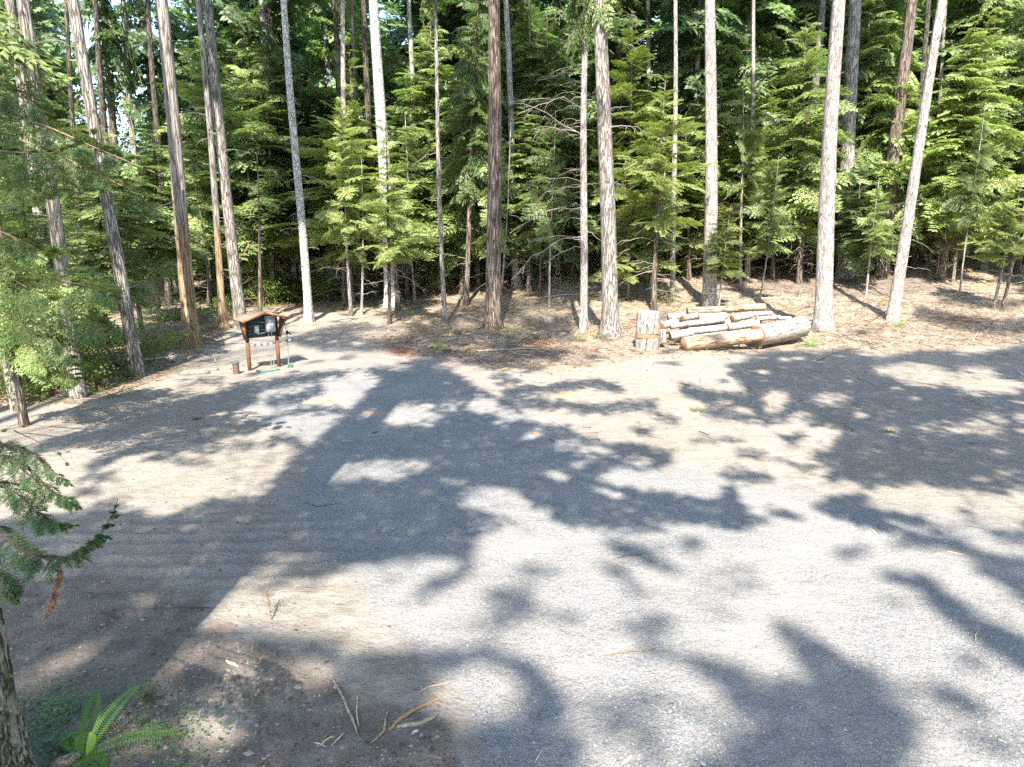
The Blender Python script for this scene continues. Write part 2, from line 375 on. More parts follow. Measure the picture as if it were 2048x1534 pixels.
def build_ground():
    xs = np.concatenate([-np.geomspace(700, 26, 26)[:-1], np.linspace(-26, -12, 60)[:-1], np.linspace(-12, 14, 330)[:-1], np.linspace(14, 26, 50)[:-1], np.geomspace(26, 700, 26)])
    ys = np.concatenate([-np.geomspace(600, 3, 22)[:-1], np.linspace(-3, 3.5, 16)[:-1], np.linspace(3.5, 22, 250)[:-1], np.linspace(22, 62, 220)[:-1], np.geomspace(62, 900, 30)])
    X, Y = np.meshgrid(xs, ys); Z = height(X, Y)
    ny, nx = X.shape
    def zones(me, X, Y, Z):
        u, v = project(X, Y, Z); vis = (Y > 2.5)
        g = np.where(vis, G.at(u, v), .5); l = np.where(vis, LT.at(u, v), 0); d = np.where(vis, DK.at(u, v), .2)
        l = np.where(Y > 40, 1, l); l = np.where(np.abs(X) > 24, 1, l); l = np.where(Y < -12, 1, l); g = np.where(l > .9, 0, g)
        rb = np.where(vis & (Y < 45), RB.at(u, v), 0); o = np.where(vis & (Y < 45), OS.at(u, v), 0)
        for nm, ch in (('zones', (g, l, d)), ('zones_more', (rb, o, o * 0))):
            a = me.color_attributes.new(nm, 'FLOAT_COLOR', 'POINT')
            c = np.stack([*[q.ravel() for q in ch], np.ones(X.size)], 1).astype(np.float32); a.data.foreach_set('color', c.ravel())
        return g
    i = np.arange(ny - 1)[:, None] * nx; j = np.arange(nx - 1)[None]
    q = np.stack([i + j, i + j + 1, i + nx + j + 1, i + nx + j], -1).reshape(-1, 4)
    mb = MB(); mb.add(np.stack([X, Y, Z], -1), q)
    o = mb.build('ground', GM, smooth=True); tag(o, 'sandy brown forest clearing floor with litter and dark soil patches', 'ground', kind='structure')
    g = zones(o.data, X, Y, Z).ravel()
    # gravel driveway: its own sheet 4 mm above, its edge feathering out through the same material
    keep = (g[q] > .04).all(1) & (np.stack([Y.ravel()[q]]).max(0).max(1) < 24) & (Y.ravel()[q].min(1) > 2.6) & (np.abs(X.ravel()[q]).max(1) < 24)
    qk = q[keep]; used = np.unique(qk); re = np.full(X.size, -1); re[used] = np.arange(len(used))
    mb = MB(); V = np.stack([X.ravel(), Y.ravel(), Z.ravel() + .004], -1)[used]; mb.add(V, re[qk])
    o2 = mb.build('gravel_driveway', GM, smooth=True); tag(o2, 'grey crushed gravel driveway curving through the clearing', 'driveway', kind='structure')
    zones(o2.data, V[:, 0], V[:, 1], V[:, 2])
build_ground()

# ------------------------------------------------------------------ foliage building blocks
def diamonds(p, d, nrm, L, W):        # leaf quads from base points, directions, side vectors
    s = np.cross(nrm, d); s /= (np.linalg.norm(s, axis=1)[:, None] + 1e-9)
    L = L[:, None]; W = W[:, None]
    return np.stack([p, p + d * L * .45 + s * W, p + d * L, p + d * L * .45 - s * W], 1)
def frond(L, W, nlat, nleaf, ll, lw, rng, droop=.12, ldroop=.5, lat_ang=62, prof=None, leafang=48, gap=0.0):
    """flat spray along +X: leaf quads (N,4,3) and stem segments (M,2,3)"""
    P, D, NN, LL, WW, S = [], [], [], [], [], []
    def axis(t): return np.array([L * t, 0, L * (.10 * math.sin(t * 2.2) - droop * t * t)])
    pr = [axis(t) for t in np.linspace(0, 1, 7)]
    for a, b in zip(pr[:-1], pr[1:]): S.append((a, b, .012 * L ** .5 * .6))
    for i in range(nlat):
        t = .08 + .9 * (i + rng.uniform(-.2, .2)) / nlat
        if rng.random() < gap: continue
        w = W * (prof(t) if prof else (math.sin(math.pi * min(1, t * 1.15) ** .75) * .85 + .15)) 
        p0 = axis(t)
        for side in (-1, 1):
            w_ = w * rng.uniform(.7, 1.1); a = R(lat_ang - 22 * t + rng.uniform(-6, 6))
            dr = np.array([math.cos(a), side * math.sin(a), rng.uniform(-.12, .18)])
            n = max(2, int(nleaf * w_ / W + .5)); s = (np.arange(n) + .6) / n
            pts = p0 + dr * (s * w_)[:, None]; pts[:, 2] -= ldroop * (s * w_) ** 2
            d = np.repeat(dr[None], n, 0); d[:, 2] -= 2 * ldroop * s * w_; d /= np.linalg.norm(d, axis=1)[:, None]
            S.append((p0, pts[-1], .004))
            for sd in (-1, 1):
                la = R(leafang) * sd * rng.uniform(.8, 1.2, n); c, sn = np.cos(la), np.sin(la)
                dd = np.stack([d[:, 0] * c - d[:, 1] * sn, d[:, 0] * sn + d[:, 1] * c, d[:, 2] + rng.uniform(-.35, .25, n)], 1)
                P.append(pts); D.append(dd); LL.append(ll * rng.uniform(.7, 1.15, n) * (1 - .45 * s)); WW.append(np.full(n, lw) * rng.uniform(.7, 1.2, n))
                NN.append(np.stack([rng.uniform(-.9, .6, n), rng.uniform(-.8, .8, n), np.ones(n)], 1))
            P.append(pts[-1:]); D.append(d[-1:]); LL.append(np.array([ll])); WW.append(np.array([lw])); NN.append(np.array([[0, 0, 1.0]]))
    P, D, NN, LL, WW = map(np.concatenate, (P, D, NN, LL, WW))
    return diamonds(P, D, NN, LL, WW), S
def stems_mesh(S):
    out = []
    for a, b, r in S:
        d = b - a; n = np.linalg.norm(d)
        if n < 1e-5: continue
        x, y, _ = frame_of(d)
        out.append(np.stack([a - x * r, b - x * r * .6, b + x * r * .6, a + x * r])); out.append(np.stack([a - y * r, b - y * r * .6, b + y * r * .6, a + y * r]))
    return np.array(out)
def protos(kind, n, rng):
    out = []
    for k in range(n):
        if kind == 'fir': q, s = frond(1.0, .34, 16, 11, .075, .0125, rng, droop=.02, ldroop=.25, lat_ang=58)
        elif kind == 'cedar': q, s = frond(1.0, .30, 15, 9, .09, .017, rng, droop=.38, ldroop=1.5, lat_ang=64)
        elif kind == 'hemlock': q, s = frond(1.0, .36, 15, 9, .08, .0155, rng, droop=.25, ldroop=.9, lat_ang=64)
        elif kind == 'coarse': q, s = frond(1.0, .36, 10, 6, .15, .034, rng, droop=.2, ldroop=.7, lat_ang=62, gap=.08)
        out.append((q, stems_mesh([(a, b, r) for a, b, r in s])))
    return out
PR = {k: protos(k, 4, RNG) for k in ('fir', 'cedar', 'hemlock', 'coarse')}
def rotm(az, pitch, roll):
    ca, sa = math.cos(az), math.sin(az); cp, sp = math.cos(pitch), math.sin(pitch); cr, sr = math.cos(roll), math.sin(roll)
    Rz = np.array([[ca, -sa, 0], [sa, ca, 0], [0, 0, 1]]); Ry = np.array([[cp, 0, -sp], [0, 1, 0], [sp, 0, cp]]); Rx = np.array([[1, 0, 0], [0, cr, -sr], [0, sr, cr]])
    return Rz @ Ry @ Rx
def crown_mesh(kind, H, Rad, n, rng, shape='cone', pitch=(-.15, .45), mats=None, gaps=.12):
    mb = MB()
    for i in range(n):
        z = (i + rng.uniform(0, 1)) / n
        if rng.random() < gaps: continue
        if shape == 'cone': r = Rad * (1 - z) ** .62 * min(1, .6 + z * 3) + .12
        else: r = Rad * (math.sin(math.pi * min(.97, z * .85 + .15)) ** .6)
        r *= rng.choice([.4, .65, .9, 1.05, 1.3]) * rng.uniform(.85, 1.15)
        q, s = PR[kind][rng.integers(4)]
        M = rotm(i * 2.399 + rng.uniform(-.7, .7), pitch[0] + (pitch[1] - pitch[0]) * z + rng.normal() * .22 - .12, rng.uniform(-.8, .8)) * r
        o = np.array([0, 0, z * H])
        mb.quads4((q.reshape(-1, 3) @ M.T + o).reshape(-1, 4, 3), 0)
        mb.quads4((s.reshape(-1, 3) @ M.T + o).reshape(-1, 4, 3), 1)
    return mb
def leafball_mesh(H, Rad, n, rng, ll, lw, clumps=26, flat=1.0):
    mb = MB(); C = []
    for i in range(clumps):
        a = rng.uniform(0, 6.28); rr = Rad * math.sqrt(rng.uniform(.05, 1)); z = rng.uniform(.08, 1)
        k = math.sin(math.pi * min(1, z * .8 + .18)) ** .7
        C.append((rr * k * math.cos(a), rr * k * math.sin(a), z * H))
    C = np.array(C); idx = rng.integers(len(C), size=n)
    g = rng.normal(size=(n, 3)) * np.array([1, 1, .6]) * Rad * .2 * flat
    p = C[idx] + g; p[:, 2] = np.clip(p[:, 2], .02, None)
    d = rng.normal(size=(n, 3)); d[:, 2] -= .3; d /= np.linalg.norm(d, axis=1)[:, None]
    nn = rng.normal(size=(n, 3)) * .6 + np.array([0, 0, 1.0])
    mb.quads4(diamonds(p, d, nn, ll * rng.uniform(.6, 1.2, n), lw * rng.uniform(.7, 1.2, n)), 0)
    for c in C:
        mid = np.array([c[0] * .45, c[1] * .45, c[2] * .6])
        mb.quads4(stems_mesh([(np.zeros(3), mid, .012), (mid, c, .008)]), 1)
    return mb
_cm = {}
def crown_data(key):
    """key -> (mesh, nominal height, nominal radius)"""
    if key in _cm: return _cm[key]
    kind, size, var = key; rng = np.random.default_rng(abs(hash(kind + size)) % 999 + var * 17 if False else sum(map(ord, kind + size)) + var * 17)
    lm = {'fir': 'fir', 'cedar': 'cedar', 'hemlock': 'hemlock', 'dark': 'dark', 'broad': 'broad'}[kind]
    if kind == 'broad':
        H, Rd, mb = (9, 3.5, leafball_mesh(9, 3.5, 9000, rng, .20, .065, 60)) if size == 'tall' else (1.4, .9, leafball_mesh(1.4, .9, 1100, rng, .085, .026, 22))
    elif size == 'young': H, Rd = 6, 1.7; mb = crown_mesh(kind if kind != 'dark' else 'fir', H, Rd, 96, rng)
    elif size == 'mid': H, Rd = 11, 2.3; mb = crown_mesh(kind if kind != 'dark' else 'hemlock', H, Rd, 175, rng, pitch=(-.35, .3))
    else: H, Rd = 17, 3.0; mb = crown_mesh('coarse', H, Rd, 130, rng, shape='round', pitch=(-.4, .4), gaps=.1)
    o = mb.build('crown', [LEAF[lm], TWIGB]); me = o.data; bpy.data.objects.remove(o)
    _cm[key] = (me, H, Rd); return _cm[key]
def put_crown(rt, kind, size, var, loc, H, Rad, axis=None, rz=None, name='crown'):
    me, h0, r0 = crown_data((kind, size, var))
    o = link(name, me, rt, [float(c) for c in loc]); q = Vector((0, 0, 1)).rotation_difference(Vector(axis)) if axis is not None else Quaternion()
    o.rotation_euler = (q @ Quaternion((0, 0, 1), rz if rz is not None else random.uniform(0, 6.28))).to_euler()
    o.scale = (Rad / r0, Rad / r0, H / h0); return o
def trunk_mesh(r0, H, top, rng, sides=20, step=.35, flare=.35, bend=.06, furrow=.03, knots=8):
    n = max(6, int(H / step) + 1); z = np.linspace(-.35, H, n); t = np.clip(z / H, 0, 1)
    ax = np.array(top) / np.linalg.norm(top)
    ph = rng.uniform(0, 6.28, 4)
    cen = ax[None] * z[:, None]; cen = cen + np.stack([np.sin(z * .35 + ph[0]) - np.sin(ph[0]), np.sin(z * .28 + ph[1]) - np.sin(ph[1]), z * 0], 1) * bend * np.clip(z, 0, 1)[:, None]
    r = r0 * (1 - t) ** .75 + .01 + r0 * flare * np.exp(-np.clip(z, 0, None) / .45)
    ang = np.arange(sides) * 2 * math.pi / sides
    j = 1 + furrow * np.sin(ang[None] * 5 + ph[2] + z[:, None] * .3) + furrow * rng.uniform(-1, 1, (n, sides)) * .8
    j += .16 * np.exp(-np.clip(z, 0, None) / .4)[:, None] * np.sin(ang[None] * 4 + ph[3])
    mb = MB(); tube(mb, cen, r, sides, 0, jit=j)
    for k in range(knots):            # dark branch stubs
        zz = rng.uniform(1.5, min(H * .6, 16)); a = rng.uniform(0, 6.28); i = np.searchsorted(z, zz)
        i = min(i, n - 1); d = np.array([math.cos(a), math.sin(a), .3]); p = cen[i] + d * r[i] * .8
        tube(mb, [p, p + d * (.05 + r[i] * .5)], [.022, .014], 5, 1, cap=True)
    return mb, cen, z, r
class Many(list):
    def build(s, name, mats, parent):
        for m in s: m.build(name, mats, parent)
def dead_mesh(cen, z, rng, n, z0, z1, ln, az=None, droop=.5, subs=5, thick=.011, rise=0.05):
    out = Many()
    for k in range(n):
        mb = MB(); out.append(mb)
        zz = rng.uniform(z0, z1); c = np.array([np.interp(zz, z, cen[:, i]) for i in range(3)])
        a = rng.uniform(0, 6.28) if az is None else rng.choice(az) + rng.normal() * .45
        L = ln * rng.choice([.2, .45, .8, 1.2]) * rng.uniform(.7, 1.2); s = np.linspace(0, 1, 8); droop_ = droop * rng.uniform(-.2, 1.5); rise = rng.uniform(-.3, .35)
        dr = np.array([math.cos(a), math.sin(a), 0]); side = np.array([-dr[1], dr[0], 0])
        wob = rng.uniform(-.12, .12)
        def P(s): return c + dr * s * L + np.array([0, 0, 1]) * (rise * s * L + .12 * L * math.sin(2.5 * s) * .5 - droop_ * L * .6 * s * s) + side * wob * L * math.sin(3 * s)
        pts = np.array([P(q) for q in s]); pts[1:] += rng.normal(size=(7, 3)) * L * .022; tube(mb, pts, np.linspace(thick, thick * .25, 8) * (L / ln + .3), 4)
        for m in range(rng.integers(2, subs + 1)):
            q = rng.uniform(.3, .95); p = P(q); sg = rng.choice([-1, 1]); l2 = L * rng.uniform(.12, .35)
            d2 = dr * .7 + side * sg * rng.uniform(.4, 1) + np.array([0, 0, rng.uniform(-.9, .15)]); d2 /= np.linalg.norm(d2)
            tube(mb, [p, p + d2 * l2 * .5, p + d2 * l2 + np.array([0, 0, -.12 * l2])], [thick * .45, thick * .3, thick * .15], 3)
    return out
MARKS = []       # (px x, nick) landmarks used to word the labels of the woods behind them
def tree(label, cat, xb, yb, xt, yt, w, bark, H=None, crown=(), dead=(), nick=None, name='conifer_tree', group=None, flare=.35, bend=.05, sides=20, seed=None, knots=16, moss=None):
    b = ground(xb, yb); rng = np.random.default_rng(seed if seed is not None else int(xb * 7 + yb * 13) % 99991)
    top = at(xt, yt, b[1]) - b
    if H is None: H = np.linalg.norm(top)
    w = w * .77; r0 = w / 2 / F * b[1] * 1.08 / (1 - min(.8, (np.linalg.norm(top) * .45) / H)) ** .75
    rt = root(name, b, label, cat, group)
    mb, cen, z, r = trunk_mesh(r0, H, top, rng, sides, .35 if H > 12 else .25, flare, bend, knots=knots)
    mb.build('trunk', [BARK[bark], TWIGB], rt, smooth=True)
    ax = top / np.linalg.norm(top)
    for (kind, size, lo, hi, Rd) in crown:
        lo = H + lo if lo < 0 else lo; hi = H if hi is None else hi
        put_crown(rt, kind, size, int(rng.integers(3 if size != 'tall' else 3)), ax * lo, hi - lo, Rd, ax)
    for d in dead:
        dead_mesh(cen, z, rng, *d[:4], **(d[4] if len(d) > 4 else {})).build('dead_branch', TWIG, rt)
    if nick: MARKS.append((xb, nick))
    return rt
FR = 'conifers standing along the clearing edge'
TALL = [('dark', 'tall', 22, None, 1.7)]
def T(*a, **k):
    k.setdefault('H', 31); k.setdefault('crown', TALL); k.setdefault('group', FR); return tree(*a, **k)
# --- trees along the edge of the clearing
T('grey furrowed fir behind the low cedar boughs, third trunk from the picture corner', 'tree', 157, 795, 47, 0, 27, 'fir', nick='fir behind the cedar boughs', dead=[(10, 2, 9, 1.2)])
T('slender pale grey fir rising behind the sprouting huckleberry', 'tree', 275, 752, 154, 0, 25, 'fir', nick='fir by the huckleberry', dead=[(12, 2, 9, 1.3)])
T('stout smooth tan cedar with a thin pole leaning on it', 'tree', 384, 690, 315, 0, 29, 'tan', nick='tan cedar', flare=.7, dead=[(8, 2, 6, 1.2)], crown=[('cedar', 'tall', 22, None, 1.8)])
T('narrow tan cedar with flaring root between two thicker trunks behind the meter shelter', 'tree', 447, 657, 396, 0, 13, 'tan', nick='narrow tan cedar', flare=.9, dead=[(14, 2, 9, 1.4)])
T('thick grey-brown fir right behind the roof of the meter shelter', 'tree', 483, 656, 415, 0, 23, 'fir', nick='fir behind the meter shelter', dead=[(8, 4, 10, 1.3)], crown=[('hemlock', 'tall', 22, None, 1.7)])
T('white patchy-barked slim trunk just beyond the meter shelter', 'tree', 618, 643, 572, 0, 16, 'white', nick='white slim trunk', dead=[(16, 2, 7, 1.1)], name='alder_tree', knots=20)
T('brightest broad pale trunk rising out of the young firs', 'tree', 783, 612, 748, 0, 26, 'white', nick='broad pale trunk', knots=30, dead=[(10, 2, 6, 1.2)])
T('straight red-brown deeply furrowed fir at the end of the gravel', 'tree', 986, 657, 985, 0, 31, 'brown', nick='red-brown furrowed fir', dead=[(6, 5, 11, .9)])
T('slim reddish cedar with many bare branches on its side, beside a thicker fir', 'tree', 1167, 665, 1179, 0, 14.5, 'pale', nick='slim reddish cedar', H=24, bend=.08,
  dead=[(34, 3.0, 11.5, 2.3, dict(az=[3.14, 2.9, 2.5, 3.7], droop=.5, thick=.014, subs=12)), (12, 4, 11, 1.2)], crown=[('cedar', 'mid', 12, None, 1.8)])
T('thick grey fir with deep vertical furrows beside the slim reddish cedar', 'tree', 1221, 668, 1203, 0, 33, 'fir', nick='thick furrowed grey fir', dead=[(12, 5, 12, 1.6, dict(az=[0, .4, 5.9], thick=.014))], flare=.5)
T('pale straight fir rising directly behind the log pile', 'tree', 1419, 613, 1421, 0, 27.5, 'pale', nick='fir behind the log pile', dead=[(6, 6, 12, 1)])
T('pale fir with orange scraped bark at its foot, by the big log', 'tree', 1645, 658, 1681, 0, 33, 'pale', nick='fir with the scraped foot', knots=22)
T('pale knotty trunk leaning strongly away from the others near the clearing corner', 'tree', 1784, 640, 1886, 0, 21.5, 'pale', nick='leaning pale trunk', knots=40, bend=.03)
T('dark grey huge fir in the shade behind the scraped pale fir', 'tree', 1688, 556, 1711, 0, 30, 'fir', nick='huge shaded fir', crown=[('dark', 'tall', 20, None, 3)], H=38)
T('big brown fir leaning away, half hidden by cedar boughs', 'tree', 1762, 556, 1825, 0, 27, 'brown', nick='half hidden brown fir', H=38, crown=[('dark', 'tall', 20, None, 3)])
T('thick dark fir in the black gap behind the log pile', 'tree', 1515, 522, 1527, 0, 20, 'dark', nick='dark fir in the gap', H=38)
T('bright narrow trunk between the dark gap and the log pile fir', 'tree', 1494, 557, 1506, 0, 9, 'pale', nick='narrow bright trunk', dead=[(16, 4, 14, 1.2)], H=27, crown=[('dark', 'tall', 18, None, 2)])
T('thin grey-lit trunk at the edge of the gravel, fern at its foot', 'tree', 890, 647, 869, 0, 8.5, 'fir', nick='thin trunk with a fern', H=24, crown=[('cedar', 'mid', 14, None, 1.6)], dead=[(16, 2.5, 9, 1.2)])
T('slim bark-mottled trunk between the broad pale trunk and the thin one', 'tree', 838, 580, 817, 0, 11.5, 'pale', nick='slim mottled trunk', dead=[(14, 2, 12, 1.2)], flare=.6)
T('pale slender trunk just beside the red-brown furrowed fir', 'tree', 1033, 576, 1010, 0, 14, 'pale', nick='pale neighbour of the red-brown fir', flare=.7)
T('thin dark grey trunk glimpsed over the cedar boughs', 'tree', 172, 640, 131, 0, 10, 'dark', nick='thin dark grey trunk')
T('outermost speckled trunk leaning out over the cedar boughs', 'tree', 118, 700, 10, 0, 21, 'fir', nick='outermost speckled trunk')
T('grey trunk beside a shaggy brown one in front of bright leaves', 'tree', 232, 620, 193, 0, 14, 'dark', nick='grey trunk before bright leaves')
T('shaggy brown trunk with needles on it in front of bright leaves', 'tree', 245, 612, 208, 0, 16, 'brown', H=34, crown=[('dark', 'tall', 11, None, 2.0)])
T('grey trunk against the bright patch of sky', 'tree', 300, 610, 247, 0, 12.5, 'fir', nick='trunk against the sky patch')
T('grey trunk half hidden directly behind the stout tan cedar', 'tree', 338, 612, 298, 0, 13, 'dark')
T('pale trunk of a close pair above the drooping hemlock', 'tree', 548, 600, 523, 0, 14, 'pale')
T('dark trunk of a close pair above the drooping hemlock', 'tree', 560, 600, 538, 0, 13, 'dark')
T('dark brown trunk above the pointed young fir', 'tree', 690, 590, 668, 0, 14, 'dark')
T('thin pale trunk coming down behind the pointed young fir', 'tree', 700, 604, 687, 0, 11, 'pale', flare=1.2, dead=[(18, 1.2, 5, 1.3)])
T('thin brown trunk close behind a thin pale one', 'tree', 718, 590, 702, 0, 9, 'brown')
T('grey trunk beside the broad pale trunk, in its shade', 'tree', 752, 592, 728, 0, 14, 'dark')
T('curved cedar stem bending out of the ground before the furrowed fir', 'tree', 932, 610, 948, 240, 10, 'brown', H=17, crown=[('cedar', 'mid', 5.5, None, 2.0)], nick='curved cedar stem', dead=[(14, 1, 5, 1.2)])
T('short lit stem between the thin trunk and the curved cedar', 'tree', 880, 581, 868, 200, 8, 'pale', H=16, crown=[('hemlock', 'mid', 6, None, 1.8)])
T('reddish stem beside the furrowed fir, deep in twigs', 'tree', 956, 576, 950, 150, 8, 'brown', H=18, crown=[('cedar', 'mid', 6, None, 2.0)])
T('thin straight stem left bare beyond the white snag', 'tree', 1061, 556, 1058, 150, 7.5, 'pale', H=17, crown=[('hemlock', 'mid', 8, None, 1.8)])
T('thin pale trunk in front of blue sky chinks, the first of two', 'tree', 1298, 545, 1296, 0, 10, 'pale', H=30)
T('thin pale trunk in front of blue sky chinks, the second of two', 'tree', 1345, 588, 1349, 0, 10, 'pale', H=30)
T('dim reddish trunk between the sky chinks and the log pile fir', 'tree', 1372, 530, 1383, 0, 11, 'dark', H=30)
T('leaning pale trunk behind the feathery hemlock', 'tree', 1600, 530, 1644, 0, 18, 'fir', H=33)
T('dark slim trunk standing behind the leaning pale trunk', 'tree', 1824, 535, 1850, 100, 13, 'dark')
T('thin grey pole-like trunk beyond the leaning pale trunk', 'tree', 1857, 530, 1885, 100, 8, 'fir')
T('thin pale trunk in the bright cedar foliage near the picture edge', 'tree', 1968, 537, 1992, 60, 8.5, 'pale', H=20, crown=[('cedar', 'mid', 7, None, 2.2)])
T('short-rooted mossy trunk leaning in from the picture corner', 'tree', 36, 820, -40, 560, 17, 'near', H=18, crown=[('cedar', 'mid', 7, None, 2.3)], nick='mossy corner trunk')
# --- young conifers
YG = 'young conifers in the sun'
def Y(label, xb, yb, xt, yt, w, kind, size, lo, Rd, bark='brown', dead=(), nick=None, **k):
    return tree(label, 'young tree', xb, yb, xt, yt, w, bark, None, [(kind, size, lo * .82, None, Rd * 1.2)], dead, nick, name='young_conifer', group=YG, flare=.3, sides=10, knots=0, **k)
Y('pointed bright young fir beside the broad pale trunk', 690, 612, 670, 196, 7, 'fir', 'mid', 3.3, 3.0, nick='pointed young fir', dead=[(40, .8, 3.5, 1.9)])
Y('dark-stemmed thin sapling in front of the broad pale trunk', 780, 648, 766, 240, 5.5, 'fir', 'young', 3.2, 1.3, bark='dark', dead=[(14, .8, 4, .8)], nick='dark-stemmed sapling')
Y('ragged sapling with a split peeling stem next to the dark-stemmed one', 796, 622, 786, 330, 7, 'hemlock', 'young', 3.0, 1.7, dead=[(40, .6, 3.6, 1.3)])
Y('drooping hemlock beside the white slim trunk', 545, 608, 535, 85, 8, 'hemlock', 'mid', 4.2, 3.2, dead=[(46, .8, 4.6, 1.9)], nick='drooping hemlock')
Y('broad bright fir behind the pointed young fir', 735, 590, 735, 175, 6, 'cedar', 'mid', 4.5, 2.9, dead=[(30, .8, 4.5, 1.6)])
Y('bright cedar filling the space behind the thin trunk with a fern', 862, 585, 860, 60, 7, 'cedar', 'mid', 4.4, 3.2, dead=[(30, 1, 4.6, 1.6)])
Y('loose cedar directly behind the slim mottled trunk', 815, 595, 812, 250, 6, 'hemlock', 'mid', 3.3, 2.4, dead=[(24, .6, 3.4, 1.3)])
Y('yellow-green cedar leaning on the furrowed fir', 925, 590, 930, 150, 7, 'cedar', 'mid', 3.2, 2.5, dead=[(26, .6, 3.4, 1.4)])
Y('tall feathery hemlock beside the slim reddish cedar', 1095, 568, 1092, 20, 8, 'hemlock', 'mid', 3.3, 3.0, nick='feathery hemlock', dead=[(30, .7, 3.3, 1.6)])
Y('olive cedar just beyond the red-brown furrowed fir', 1058, 585, 1050, 210, 6, 'cedar', 'mid', 3.0, 2.2, dead=[(20, .6, 3.0, 1.4)])
Y('fir with a comb-like bough beside the thick grey fir', 1262, 566, 1264, 20, 7, 'fir', 'mid', 3.0, 3.0, dead=[(26, .7, 3.6, 1.7)], nick='fir with the comb-like bough')
Y('spindly fir with flat outstretched boughs in front of the sky chinks', 1307, 622, 1332, 148, 7.5, 'fir', 'young', 5.2, 1.9, bark='brown', dead=[(34, 1.2, 7, 1.9, dict(thick=.013, droop=.6)), (10, 1, 2.4, 1.3)], nick='spindly fir', moss=1)
Y('low bushy fir to the side of the spindly one', 1258, 602, 1252, 300, 5, 'fir', 'young', 1.6, 1.9, dead=[(16, .5, 2.5, 1)])
Y('shady fir between the spindly fir and the log pile fir', 1378, 560, 1372, 260, 6, 'fir', 'young', 2.6, 2.3, dead=[(20, .5, 3, 1.2)])
Y('layered bright fir between the log pile fir and the dark gap', 1478, 565, 1476, 225, 6, 'fir', 'mid', 2.6, 2.2, nick='layered bright fir', dead=[(18, .6, 2.6, 1.2)])
Y('feathery red-stemmed hemlock with drooping dead twigs before the scraped fir', 1598, 567, 1614, 30, 7.5, 'hemlock', 'mid', 4.0, 2.7, nick='red-stemmed hemlock', dead=[(36, .5, 3.8, 1.5, dict(droop=1.1))])
Y('small broad-boughed fir in front of the dark gap', 1545, 560, 1548, 250, 6, 'fir', 'young', 2.8, 2.6, dead=[(16, .5, 2.6, 1.2)])
Y('green cedar curtain between the huge shaded fir and the brown one', 1735, 545, 1740, -60, 8, 'cedar', 'mid', 3.8, 3.6, nick='green cedar curtain', dead=[(22, .6, 3.8, 1.6)])
Y('low-boughed hemlock by the foot of the leaning pale trunk', 1716, 566, 1722, 330, 5, 'hemlock', 'young', 2.0, 2.4, dead=[(14, .4, 2.2, 1)])
Y('leaning brown-stemmed cedar with bright sprays beyond the pale leaning trunk', 1882, 561, 1950, 40, 10, 'cedar', 'mid', 4.5, 3.3, nick='brown-stemmed cedar', dead=[(30, .8, 4.8, 1.7, dict(droop=1.0))])
Y('sunlit lime cedar at the edge of the picture', 2035, 545, 2060, -40, 8, 'cedar', 'mid', 2.6, 3.8, nick='lime cedar', dead=[(20, .5, 2.6, 1.4)])
Y('bushy sunlit hemlock in the far corner beyond the litter', 1975, 520, 1980, 120, 6, 'hemlock', 'mid', 2.0, 3.2)
Y('slim sunlit fir between the brown-stemmed cedar and the lime cedar', 1925, 520, 1935, -30, 7, 'fir', 'mid', 3.0, 3.0)
Y('dim hemlock behind the narrow tan cedar', 420, 610, 405, 60, 7, 'hemlock', 'mid', 4, 2.6, dead=[(28, .6, 4, 1.4)])
Y('dim cedar behind the meter shelter fir', 500, 603, 490, 200, 6, 'cedar', 'mid', 3.4, 2.4, dead=[(40, .5, 4, 1.6)])
Y('shaded cedar between the tan cedar and the huckleberry fir', 318, 640, 300, 240, 6, 'cedar', 'mid', 2.6, 2.6, dead=[(26, .5, 2.8, 1.4)])
Y('thin reddish stem with few boughs beside the huckleberry fir', 284, 664, 236, 290, 6, 'cedar', 'young', 5.2, 1.3, dead=[(22, 1, 6, 1.0)], nick='thin reddish stem')
Y('shaded hemlock between two grey firs near the picture corner', 215, 690, 190, 250, 6, 'hemlock', 'mid', 2.0, 2.4, dead=[(16, .5, 2.6, 1.2)])
Y('dark low cedar under the corner boughs', 80, 760, 50, 380, 6, 'cedar', 'mid', 1.0, 2.4)
Y('bright-tipped fir behind the white slim trunk', 625, 598, 612, 250, 6, 'fir', 'mid', 3.3, 2.6, dead=[(44, .5, 3.4, 1.8)])

# --- the woods behind: each tree its own trunk and crown, worded by the landmark in front of it
BACK = []
def back_trees():
    rng = np.random.default_rng(5)
    rows = [(46, 15), (54, 17), (64, 18), (76, 20), (92, 24)]
    for ri, (d, n) in enumerate(rows):
        half = d * .80
        for i in range(n):
            x = -half + 2 * half * (i + rng.uniform(.1, .9)) / n; y = d + rng.uniform(-3.5, 3.5)
            z = float(height(x, y)); H = rng.uniform(26, 36) + d * .04
            u, v = project(x, y, z)
            if (ri > 0 and 165 < u < 345) or 215 < u < 290 or (ri > 1 and u < 1000 and rng.random() < .35) or (ri > 1 and 1385 < u < 1440): continue
            BACK.append((float(u), x, y, z, H, ri, rng.integers(3), rng.uniform(0, 1)))
back_trees()
ORD = ['nearest', 'second', 'third', 'fourth', 'fifth', 'sixth', 'seventh', 'eighth', 'ninth', 'tenth', 'eleventh', 'twelfth']
def nearest_mark(u):
    return min(MARKS, key=lambda m: abs(m[0] - u))[1]
_cnt = {}
_trunks = []
for k in range(5):
    rng = np.random.default_rng(70 + k); mb, cen, z, r = trunk_mesh(.30, 30, (0, 0, 1), rng, 12, .8, .3, .12, knots=6)
    o = mb.build('trunk', [BARK['dark' if k % 2 else 'fir'], TWIGB], smooth=True); _trunks.append(o.data); bpy.data.objects.remove(o)
    
